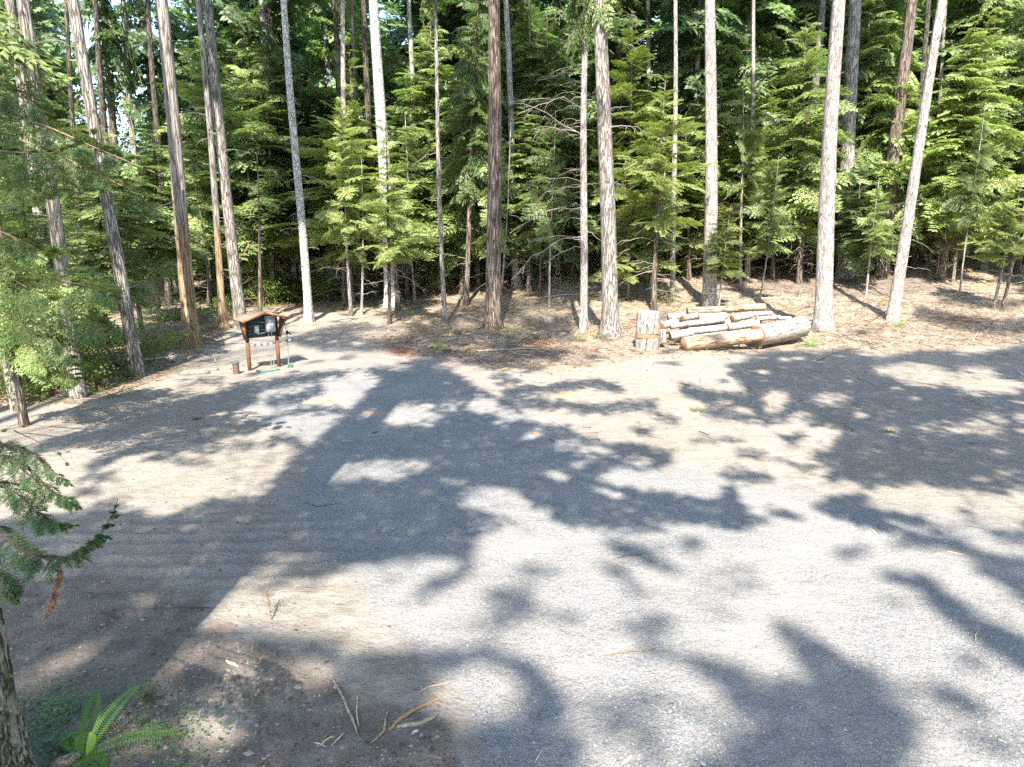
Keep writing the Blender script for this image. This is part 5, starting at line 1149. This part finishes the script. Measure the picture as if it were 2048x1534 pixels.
def near_tree():
    b = at(-90, 1640, 4.1); b[2] = float(height(b[0], b[1])); rt = root('near_fir', b, 'rough mossy lichen-crusted trunk at the near picture corner with cedar sprays above', 'tree')
    rng = np.random.default_rng(12); S_ = 64; H = 22; top = at(-330, 0, 4.3) - b; ax = top / np.linalg.norm(top)
    n = 150; z = np.concatenate([np.linspace(-.3, 4, 110), np.linspace(4.2, H, 40)]); cen = ax[None] * z[:, None]; a = np.arange(S_) * 2 * math.pi / S_
    r = .40 * (1 - np.clip(z, 0, None) / H) ** .7 + .14 * np.exp(-np.clip(z, 0, None) / .5) + .01
    fur = np.zeros((n, S_))
    for k in range(1, 6): fur += np.abs(np.sin(a[None] * (5 + 3 * k) / 1.0 + 1.3 * np.sin(z[:, None] * (1.1 + .5 * k) + k) + k)) / k
    fur = fur / fur.max(); jit = .90 + .15 * fur + rng.uniform(-.012, .012, (n, S_))
    mb = MB(); tube(mb, cen, r, S_, 0, jit=jit); mb.build('trunk', [BARK['near'], TWIGB], rt, smooth=True)
    put_crown(rt, 'dark', 'mid', 1, ax * 15, 7, 1.5, ax)
    return rt
nt_ = near_tree()
spray_path(nt_, [(-160, 1000, 3.9), (0, 1066, 3.4), (55, 1110, 3.2), (110, 1125, 3.1), (175, 1098, 3.0), (222, 1050, 2.95), (236, 998, 2.95)], NM, .021, .0026, .15, 52, 9, 41, .5, .0065, .12)
spray_path(nt_, [(-150, 860, 3.6), (0, 885, 3.3), (60, 905, 3.2), (105, 945, 3.1), (150, 975, 3.1)], NM, .016, .0021, .09, 30, 7, 42, .6, .005, .45)
spray_path(nt_, [(-150, 900, 3.5), (0, 910, 3.2), (35, 925, 3.15), (70, 965, 3.1), (120, 990, 3.1), (165, 1020, 3.0)], NM, .017, .0022, .11, 34, 7, 43, .6, .005, .4)
spray_path(nt_, [(-160, 960, 3.4), (0, 965, 3.1), (35, 985, 3.1), (90, 1045, 3.0), (160, 1052, 3.0)], NM, .020, .0025, .14, 40, 8, 44, .6, .005, .25)
spray_path(nt_, [(-150, 1120, 3.3), (-40, 1130, 3.1), (10, 1160, 3.0), (40, 1210, 2.95)], NM, .021, .0026, .15, 34, 8, 45, .9, .006, .1)
spray_path(nt_, [(120, 1124, 3.08), (118, 1160, 3.06), (104, 1200, 3.05), (92, 1238, 3.05)], [DEADLEAF, TWIGB], .013, .0016, .055, 22, 4, 46, .6, .005, .05, name='dead_spray')
spray_path(nt_, [(-100, 880, 3.3), (0, 862, 3.1), (50, 852, 3.0), (84, 846, 3.0), (104, 862, 3.0)], NM, .01, .002, .02, 3, 3, 47, .3, .0025, .3)
spray_path(nt_, [(28, 861, 3.2), (70, 880, 3.1), (120, 910, 3.1), (148, 942, 3.1)], NM, .01, .002, .02, 3, 3, 48, .3, .0022, .6)
def side_cedar():
    CM = [LEAF['side'], TWIGB]
    b = at(-420, 900, 11.5); b[2] = float(height(b[0], b[1])); rt = root('side_cedar', b, 'cedar reaching in from outside the picture with flat drooping boughs', 'tree')
    rng = np.random.default_rng(14); top = np.array([.3, 0, 17.0]); mb, cen, z, r = trunk_mesh(.28, 17, top, rng, 14, .5); mb.build('trunk', [BARK['brown'], TWIGB], rt, smooth=True)
    B = [([(-300, 60, 11.5), (-60, 150, 11.3), (60, 200, 11), (95, 235, 10.8)], .65), ([(-300, 130, 11.5), (-60, 210, 11.2), (90, 250, 10.8), (200, 300, 10.3), (310, 345, 10)], .55), ([(-300, 180, 11.4), (-50, 250, 11), (100, 300, 10.6), (180, 340, 10.3), (245, 372, 10)], .75),
         ([(-300, 250, 11.3), (-40, 300, 11), (60, 340, 10.7), (130, 385, 10.5)], .7), ([(-300, 320, 11.2), (-30, 350, 10.9), (50, 372, 10.6), (100, 395, 10.4)], .7), ([(-300, 430, 11), (-60, 440, 10.7), (20, 470, 10.5), (80, 500, 10.3)], .8),
         ([(-300, 480, 11), (-50, 520, 10.7), (30, 560, 10.4), (110, 610, 10.2)], .9), ([(-300, 210, 10.5), (-30, 300, 10.3), (110, 310, 10), (190, 262, 9.8), (205, 250, 9.8)], .15), ([(-300, 560, 11), (-50, 600, 10.7), (40, 640, 10.5), (80, 680, 10.4)], .8)]
    for k, (p, sd) in enumerate(B): spray_path(rt, p, CM, (.085), .0125, sd, 20, 8, 60 + k, .4, .016, .25, tilt=.7)
    b = at(40, 800, 14.5); b[2] = float(height(b[0], b[1])); rt = root('bushy_hemlock', b, 'bushy hemlock with bright layered boughs before the grey firs near the corner', 'young tree')
    mb, cen, z, r = trunk_mesh(.07, 5.5, (.1, 0, 5.5), rng, 10, .3); mb.build('trunk', [BARK['brown'], TWIGB], rt, smooth=True)
    B = [([(40, 560, 14.5), (120, 560, 14.1), (190, 575, 13.8), (240, 605, 13.6)], .8), ([(40, 590, 14.5), (110, 610, 14), (180, 640, 13.7), (215, 668, 13.5)], .85), ([(40, 600, 14.5), (80, 640, 14), (120, 690, 13.6), (150, 720, 13.5)], .7), ([(40, 520, 14.5), (0, 520, 14), (-60, 540, 13.8)], .9),
         ([(40, 500, 14.5), (60, 500, 14), (90, 510, 13.8)], .7), ([(40, 640, 14.5), (0, 660, 14), (-50, 690, 13.7)], .8), ([(40, 660, 14.5), (60, 690, 14), (90, 740, 13.6)], .7), ([(40, 560, 14.5), (20, 600, 14), (-10, 640, 13.7)], .8), ([(40, 610, 14.6), (130, 600, 15.2), (220, 640, 15.6)], .8), ([(40, 700, 14.4), (100, 720, 14), (160, 760, 13.8)], .6), ([(40, 480, 14.5), (20, 500, 14), (0, 480, 13.8)], .6)]
    for k, (p, sd) in enumerate(B): spray_path(rt, p, CM, .085, .0125, sd, 22, 8, 90 + k, .4, .012, .1, tilt=.7)
side_cedar()

# ------------------------------------------------------------------ uncountable ground stuff
def litter():
    rng = np.random.default_rng(31); n = 60000
    y = rng.uniform(13, 52, n) ; x = rng.uniform(-1, 1, n) * y * .8; z = height(x, y); u, v = project(x, y, z); l = LT.at(u, v)
    k = (rng.uniform(0, 1, n) < l ** 2 * .8 + .012); x, y, z = x[k], y[k], z[k]; n = len(x); a = rng.uniform(0, 3.14, n); L = rng.gamma(2.0, .09, n) + .05; w = rng.uniform(.006, .016, n)
    L[:300] *= 3; w[:300] *= 2
    d = np.stack([np.cos(a), np.sin(a), rng.normal(size=n) * .22], 1); c = np.stack([x, y, z + .02 + np.abs(d[:, 2]) * L * .5], 1); s = np.stack([-np.sin(a), np.cos(a), a * 0], 1) * w[:, None]; up = np.array([0, 0, 1.0]) * w[:, None]
    A, B = c - d * L[:, None] / 2, c + d * L[:, None] / 2
    q1 = np.stack([A - s, B - s * .4, B + s * .4, A + s], 1); q2 = np.stack([A - up, B - up * .4, B + up * .4, A + up], 1); mb = MB(); m = rng.integers(0, 4, n)
    for i in range(4): mb.quads4(np.concatenate([q1[m == i], q2[m == i]]), i)
    o = mb.build('forest_litter', [TWIG, TWIGB, STRAW, simple('bark_brown_litter', (.16, .09, .055), .9)]); tag(o, 'dry twigs and needles strewn over the forest floor', 'litter', kind='stuff')
    n = 42000; y = rng.uniform(19, 50, n); x = rng.uniform(-1, 1, n) * y * .8; z = height(x, y); u, v = project(x, y, z); k = rng.uniform(0, 1, n) < LT.at(u, v) ** 3 * np.clip(.5 + 1.2 * lownoise(x, y, .5, 3), .03, 1) * .5
    x, y, z = x[k], y[k], z[k]; n = len(x); d = rng.normal(size=(n, 3)); d[:, 2] = np.abs(d[:, 2]) * .6 + .2; d /= np.linalg.norm(d, axis=1)[:, None]
    mb = MB(); mb.quads4(diamonds(np.stack([x, y, z + .005], 1), d, rng.normal(size=(n, 3)) * .5 + [0, 0, 1], rng.uniform(.04, .10, n), rng.uniform(.010, .022, n)), 0)
    o = mb.build('ground_cover', LEAF['broad']); tag(o, 'scattered small green growth over the forest litter', 'ground cover', kind='stuff')
litter()
def clover():
    rng = np.random.default_rng(33); n = 1900; u = rng.normal(size=n); P = []
    cx = ground(110, 1455); x = cx[0] + rng.normal(size=n) * .33; y = cx[1] + rng.normal(size=n) * .3; x2 = rng.uniform(-3.3, -2.2, 700); y2 = rng.uniform(4.6, 5.5, 700); x = np.concatenate([x, x2]); y = np.concatenate([y, y2])
    k = rng.uniform(0, 1, len(x)) < np.clip(.6 + .9 * lownoise(x, y, 3.5, 2), .02, 1); x, y = x[k], y[k]; n = len(x); z = height(x, y) + rng.uniform(.01, .09, n)
    d = rng.normal(size=(n, 3)) * [1, 1, .2]; d /= np.linalg.norm(d, axis=1)[:, None]
    mb = MB(); mb.quads4(diamonds(np.stack([x, y, z], 1), d, rng.normal(size=(n, 3)) * .25 + [0, 0, 1], rng.uniform(.018, .042, n), rng.uniform(.008, .018, n)), 0)
    o = mb.build('clover_patch', LEAF['near']); tag(o, 'low green ground cover around the near mossy trunk', 'ground cover', kind='stuff')
clover()
def clods():
    rng = np.random.default_rng(38); n = 60000; y = 3.6 + 16 * rng.uniform(0, 1, n) ** 1.6; x = rng.uniform(-1, 1, n) * (y * .8 + .4); z = height(x, y); u, v = project(x, y, z); d_ = DK.at(u, v); g = G.at(u, v)
    k = rng.uniform(0, 1, n) < np.clip(d_ * .9 * np.clip(.6 + lownoise(x, y, 1.6), .1, 1) + .09 * (1 - g), 0, 1); x, y, z = x[k], y[k], z[k]; n = len(x); r = rng.gamma(2.2, .0045, n) + .003
    base = np.array([[1, 0, 0], [0, 1, 0], [-1, 0, 0], [0, -1, 0], [0, 0, 1], [0, 0, -.5]], float); a = rng.uniform(0, 6.28, n); c, s = np.cos(a), np.sin(a)
    V = base[None] * rng.uniform(.6, 1.3, (n, 6, 1)) * np.stack([r, r * .7, r * .5], 1)[:, None]; V = np.stack([V[..., 0] * c[:, None] - V[..., 1] * s[:, None], V[..., 0] * s[:, None] + V[..., 1] * c[:, None], V[..., 2]], -1) + np.stack([x, y, z + r * .1], 1)[:, None]
    F_ = np.array([[0, 1, 4, 4], [1, 2, 4, 4], [2, 3, 4, 4], [3, 0, 4, 4]]); mb = MB(); m = rng.integers(0, 3, n)
    for i in range(3):
        vv = V[m == i]; f = (np.arange(len(vv))[:, None, None] * 6 + F_[None]).reshape(-1, 4); mb.add(vv.reshape(-1, 3), f, i)
    o = mb.build('soil_crumbs', [simple('brown_soil', (.16, .125, .10), .95), simple('dark_soil', (.08, .06, .048), .95), simple('pale_soil', (.30, .25, .20), .95)]); tag(o, 'crumbs of soil and bark lying over the bare dirt', 'soil', kind='stuff')
clods()
def pebbles():
    rng = np.random.default_rng(35); n = 60000; y = 3.4 + 9.5 * rng.uniform(0, 1, n) ** 1.3; x = rng.uniform(-1, 1, n) * (y * .8 + .4); z = height(x, y); u, v = project(x, y, z); g = G.at(u, v); d_ = DK.at(u, v)
    k = rng.uniform(0, 1, n) < np.clip(g * .8 * np.clip(.65 + .8 * lownoise(x, y, 1.1), .15, 1) + .035, 0, 1); x, y, z = x[k], y[k], z[k]; n = len(x); r = rng.gamma(3, .0022, n) + .003
    base = np.array([[1, 0, 0], [0, 1, 0], [-1, 0, 0], [0, -1, 0], [0, 0, 1], [0, 0, -.5]], float); a = rng.uniform(0, 6.28, n); c, s = np.cos(a), np.sin(a)
    V = base[None] * rng.uniform(.6, 1.3, (n, 6, 1)) * np.stack([r, r * .8, r * .6], 1)[:, None]; V = np.stack([V[..., 0] * c[:, None] - V[..., 1] * s[:, None], V[..., 0] * s[:, None] + V[..., 1] * c[:, None], V[..., 2]], -1) + np.stack([x, y, z + .004 + r * .2], 1)[:, None]
    F_ = np.array([[0, 1, 4, 4], [1, 2, 4, 4], [2, 3, 4, 4], [3, 0, 4, 4]]); mb = MB(); m = rng.integers(0, 3, n)
    for i in range(3):
        vv = V[m == i]; f = (np.arange(len(vv))[:, None, None] * 6 + F_[None]).reshape(-1, 4); mb.add(vv.reshape(-1, 3), f, i)
    o = mb.build('loose_gravel', [simple('gravel_mid', (.23, .23, .235), .9), simple('gravel_pale', (.33, .325, .315), .9), simple('gravel_dark', (.15, .15, .155), .9)]); tag(o, 'loose crushed stones scattered on the driveway surface', 'gravel', kind='stuff')
pebbles()
